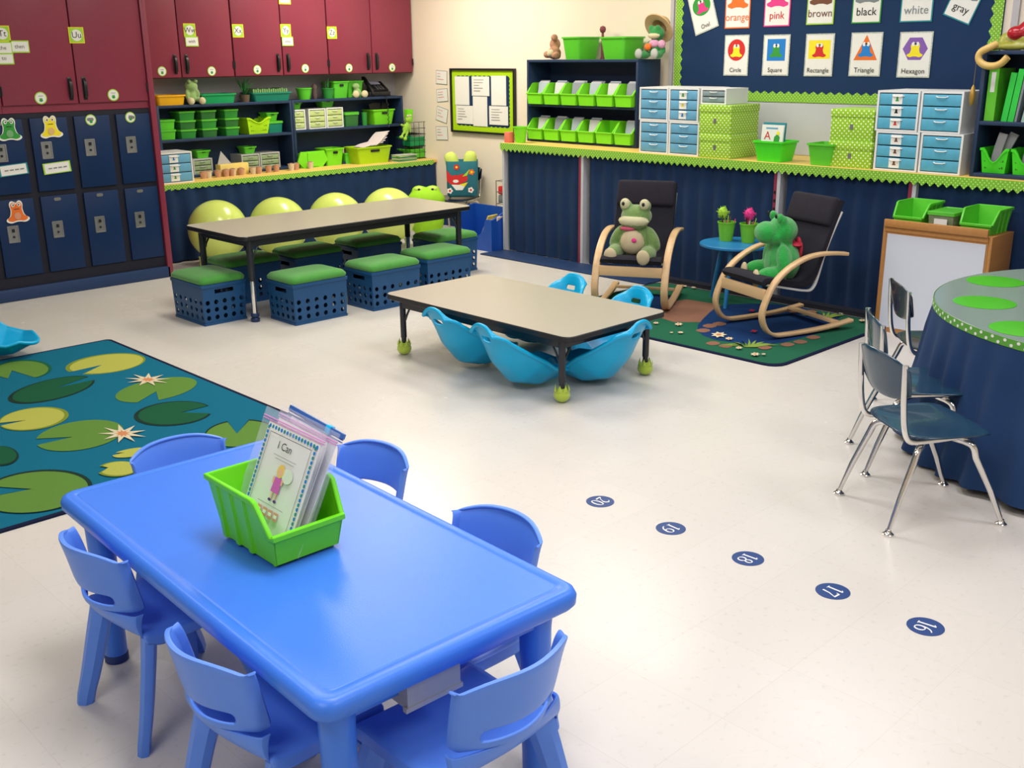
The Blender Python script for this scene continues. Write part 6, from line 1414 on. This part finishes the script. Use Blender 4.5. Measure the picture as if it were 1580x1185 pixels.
# ================================================================ BLUE STACKING CHAIRS
def kid_chair(label, loc, rz):
    t = thing('kids_chair', label, 'chair', loc, rz, 'blue stacking chairs')
    # seat shell with turned-down lip, carried up to the band under the slot
    prof = smooth_path([(-.152, .262), (-.158, .292), (-.130, .300), (-.05, .292), (.07, .290), (.13, .302), (.160, .335), (.172, .370)], 2)
    S_ = [-1.0, -1.0, -.93, -.7, -.45, -.2, 0, .2, .45, .7, .93, 1.0, 1.0]; n = len(prof)-1
    b = B()
    def fs_(u, v):
        i = round(u*12); s = S_[i]; p = prof[round(v*n)]; w = .160-.012*max(0, v-.55)/.45-.018*max(0, .15-v)/.15; k = max(0, (v-.60)/.40)
        y = p.x-.042*k*s*s; z = p.y+(.010*s*s if v < .7 else 0)
        if i in (0, 12): z -= .030*(1-k); y -= .026*k; 
        return V((s*w, y, z))
    grid(b, fs_, 12, n); thick(b, .008); submod(obj('seat', b, blue2, t, 60), 1)
    # backrest: uprights beside the slot, curved panel above
    b = B(); rows = [(.172, .368), (.176, .390), (.180, .405), (.183, .418), (.190, .455), (.198, .500), (.206, .535), (.210, .552), (.210, .552)]
    def fb(u, v):
        i = round(u*12); j = round(v*8); s = S_[i]; y, z = rows[j]; w = .133+.013*min(1, v*8/7); yy = y+.008-.056*s*s; zz = z-(.026*abs(s)**4*(max(0, min(j, 7)-3)/4)**1.5)
        if i in (0, 12): yy -= .030
        if j == 8: yy -= .018 if 0 < i < 12 else .004; zz -= .004
        return V((s*w, yy, zz))
    grid(b, fb, 12, 8, skip=lambda i, j: j in (1, 2) and 3 <= i <= 8); thick(b, .009); submod(obj('backrest', b, blue2, t, 60), 1)
    for s in (-1, 1):
        for f_, pts in (('r', [(s*.125, .095, .300), (s*.140, .112, .22), (s*.156, .140, .09), (s*.166, .162, .010)]), ('f', [(s*.135, -.10, .292), (s*.150, -.125, .22), (s*.165, -.155, .09), (s*.174, -.180, .010)])):
            P = smooth_path(pts, 1); rings = []; n_ = len(P)
            for i, p in enumerate(P):
                k = i/(n_-1); w = .034-.012*k; d = .017-.003*k; a = R(35)*(s if f_ == 'r' else -s)
                q = [(-w, -d*.6), (-w*.9, -d), (w*.9, -d), (w, -d*.6), (w, d*.2), (w*.5, d), (-w*.5, d), (-w, d*.2)]
                rings.append([V((p.x+x*cos(a)-y*sin(a), p.y+x*sin(a)+y*cos(a), p.z if i < n_-1 else .0)) for x, y in q])
            b = B(); loops(b, rings); bmesh.ops.recalc_face_normals(b, faces=b.faces); obj('leg', b, blue2, t, 40)
    return t
k1 = kid_chair('blue chair at the far left corner of the front table, rear legs showing', (1.003, 2.335, 0), ang(.997, .05))
k1.scale = (.92, 1, .945)
dup(k1, (.968, 1.725, 0), ang(.99, .06), 'blue chair at the left side of the front table, nearest the camera')
K_ = (1, 1, .945)
dup(k1, (1.207, 1.41, 0), ang(-.02, 1), 'blue chair at the near short end of the front table', None, K_)
dup(k1, (1.455, 1.72, 0), ang(-1, -.02), 'blue chair on the far long side of the front table, right of the bin', None, K_)
dup(k1, (1.528, 2.315, 0), ang(-1, -.05), 'blue chair on the far long side, its back showing behind the plastic bags', None, K_)
dup(k1, (1.297, 2.628, 0), ang(-.03, -1), 'blue chair at the far short end of the front table, beside the rug', None, K_)

# ================================================================ GREEN BIN WITH ZIP BAGS
hopper('storage_bin', 'bright green open bin on the front blue table, holding zip bags', (1.178, 2.02, TH+.008), .205, .285, .150, mat('bright_lime_bin', (.16, .72, .01), .32, var=.03), R(-1), None, .50, 0, True, 'bin', .82, .42)
fbin = [o for o in COL.objects if o.get('label', '').startswith('bright green open bin')][0]
for sx in (-1, 1):
    for sy in (-1, 1): b = B(); cyl(b, (sx*.075, sy*.10, -.0078), (sx*.075, sy*.10, .001), .005, n=8); obj('foot', b, MATS['bright_lime_bin'], fbin)
film = bpy.data.materials.new('clear_plastic_film'); film.use_nodes = True; nt = film.node_tree; pb = nt.nodes['Principled BSDF']
pb.inputs['Base Color'].default_value = (.85, .9, 1, 1); pb.inputs['Roughness'].default_value = .12; pb.inputs['Alpha'].default_value = .15; pb.inputs['Specular IOR Level'].default_value = .8
nz = nt.nodes.new('ShaderNodeTexNoise'); nz.inputs['Scale'].default_value = 14; bp_ = nt.nodes.new('ShaderNodeBump'); bp_.inputs['Strength'].default_value = .5; bp_.inputs['Distance'].default_value = .02
tc = nt.nodes.new('ShaderNodeTexCoord'); nt.links.new(tc.outputs['Object'], nz.inputs['Vector']); nt.links.new(nz.outputs['Fac'], bp_.inputs['Height']); nt.links.new(bp_.outputs[0], pb.inputs['Normal'])
def zipbag(label, p, lean, yaw, roll, art, zipc, seed, W_=.254, H_=.300, pw=.205, ph=.262, px=.01):
    """local: x across, y up, z out of the front; origin at the bottom edge centre"""
    t = thing('zip_bag', label, 'bag', (0, 0, 0), 0, 'zip bags in the green bin')
    M_ = MX.Translation(V(p)) @ MX.Rotation(yaw, 4, 'Z') @ MX.Rotation(lean, 4, 'Y') @ wallM('B', (0, 0, 0)) @ MX.Rotation(roll, 4, 'Z'); t.matrix_basis = M_
    for sgn, nm in ((1, 'front_film'), (-1, 'back_film')):
        b = B(); grid(b, lambda u, v: V(((u-.5)*W_*(1-.04*v), v*H_, sgn*(.0045*sin(pi*u)*sin(pi*min(v*1.1, 1))+.0006)+.002*noise.noise(V((u*4, v*4, seed+sgn))))), 16, 16); obj(nm, b, film, t, 180)
    b = B(); box(b, (-W_*.475, H_*.925, -.0022), (W_*.475, H_*.932, .0022)); box(b, (-W_*.475, H_*.905, -.0022), (W_*.475, H_*.911, .0022)); obj('zip_strip', b, mat('zip_'+zipc, {'pink': (.70, .25, .60), 'blue': (.02, .10, .45)}[zipc], .4), t, 0)
    if zipc == 'blue': b = B(); box(b, (-W_*.475, H_*.935, -.004), (W_*.475, H_*.975, .004)); obj('slider_rail', b, mat('slider_blue', (.03, .13, .42), .4), t, 0); b = B(); box(b, (W_*.20, H_*.915, -.008), (W_*.27, H_*.985, .008), bev=.002); obj('slider', b, mat('slider_cyan', (.01, .45, .80), .4), t)
    b = B(); box(b, (-pw/2+px, .008, -.0012), (pw/2+px, .008+ph, .0012)); it = []
    cx, cy = px, .008+ph/2
    if art:
        for i in range(17):
            u = -pw*.46+pw*.92*i/16
            for sy_ in (-1, 1): it.append(('disc', cx+u, cy+sy_*ph*.465, .0042, .0048, 1+(i % 2)))
        for i in range(22):
            u = -ph*.45+ph*.9*i/21
            for sx_ in (-1, 1): it.append(('disc', cx+sx_*pw*.455, cy+u, .0038, .0046, 1+(i % 2)))
        x0, y0 = pw*.40, ph*.425
        for q in ((-x0, -y0, x0, -y0+.0012), (-x0, y0-.0012, x0, y0), (-x0, -y0, -x0+.0012, y0), (x0-.0012, -y0, x0, y0)): it.append(('rect', cx+q[0], cy+q[1], cx+q[2], cy+q[3], 3))
        it += [('text', 'I Can', cx-.012, cy+.088, .026, 3), ('rect', cx-.045, cy+.064, cx+.045, cy+.066, 4), ('rect', cx-.035, cy+.057, cx+.038, cy+.059, 4),
               ('disc', cx+.028, cy+.030, .020, .018, 9), ('disc', cx, cy+.034, .013, .016, 5), ('disc', cx, cy+.031, .008, .009, 6), ('poly', [(cx-.012, cy+.018), (cx+.012, cy+.018), (cx+.016, cy-.018), (cx-.016, cy-.018)], 7), ('rect', cx-.020, cy+.002, cx-.014, cy+.018, 6), ('rect', cx+.013, cy+.004, cx+.019, cy+.018, 6),
               ('rect', cx-.010, cy-.034, cx-.005, cy-.018, 6), ('rect', cx+.005, cy-.034, cx+.010, cy-.018, 6), ('disc', cx-.010, cy-.037, .006, .0035, 8), ('disc', cx+.010, cy-.037, .006, .0035, 8), ('rect', cx-.05, cy-.050, cx+.05, cy-.048, 4)]
        for i in range(4): it.append(('rect', cx-.044+.022*i, cy-.078, cx-.028+.022*i, cy-.058, 10)); it.append(('rect', cx-.042+.022*i, cy-.072, cx-.030+.022*i, cy-.064, 0))
        it.append(('rect', cx-.045, cy-.1, cx-.036, cy-.088, 4)); it.append(('rect', cx-.043, cy-.098, cx-.038, cy-.09, 0))
    flat(b, it, .0012, .00005); pal_ = [paper, pals['blue'], pals['teal'], pals['black'], mat('print_light_grey', (.45, .45, .45), .8), mat('print_blond', (.80, .55, .12), .7), pals['skin'], mat('print_magenta', (.62, .12, .50), .7), mat('print_violet', (.12, .03, .25), .7), mat('print_pale_green', (.68, .78, .66), .7), mat('print_salmon', (.70, .30, .22), .7)]
    obj('paper_sheet', b, pal_, t, 0); return t
zipbag('front zip bag with a printed worksheet showing a blond girl in a purple dress', (1.125, 2.034, TH+.016), R(24), R(3), R(-3), True, 'pink', 1)
zipbag('second zip bag, its plain papers peeking right of the front bag', (1.148, 2.024, TH+.016), R(25), R(1), R(-3.5), False, 'pink', 2, px=-.012)
zipbag('rear zip bag with a blue slider closure in the green bin', (1.172, 2.030, TH+.016), R(25), R(-2), R(-3), False, 'blue', 3, px=.0)
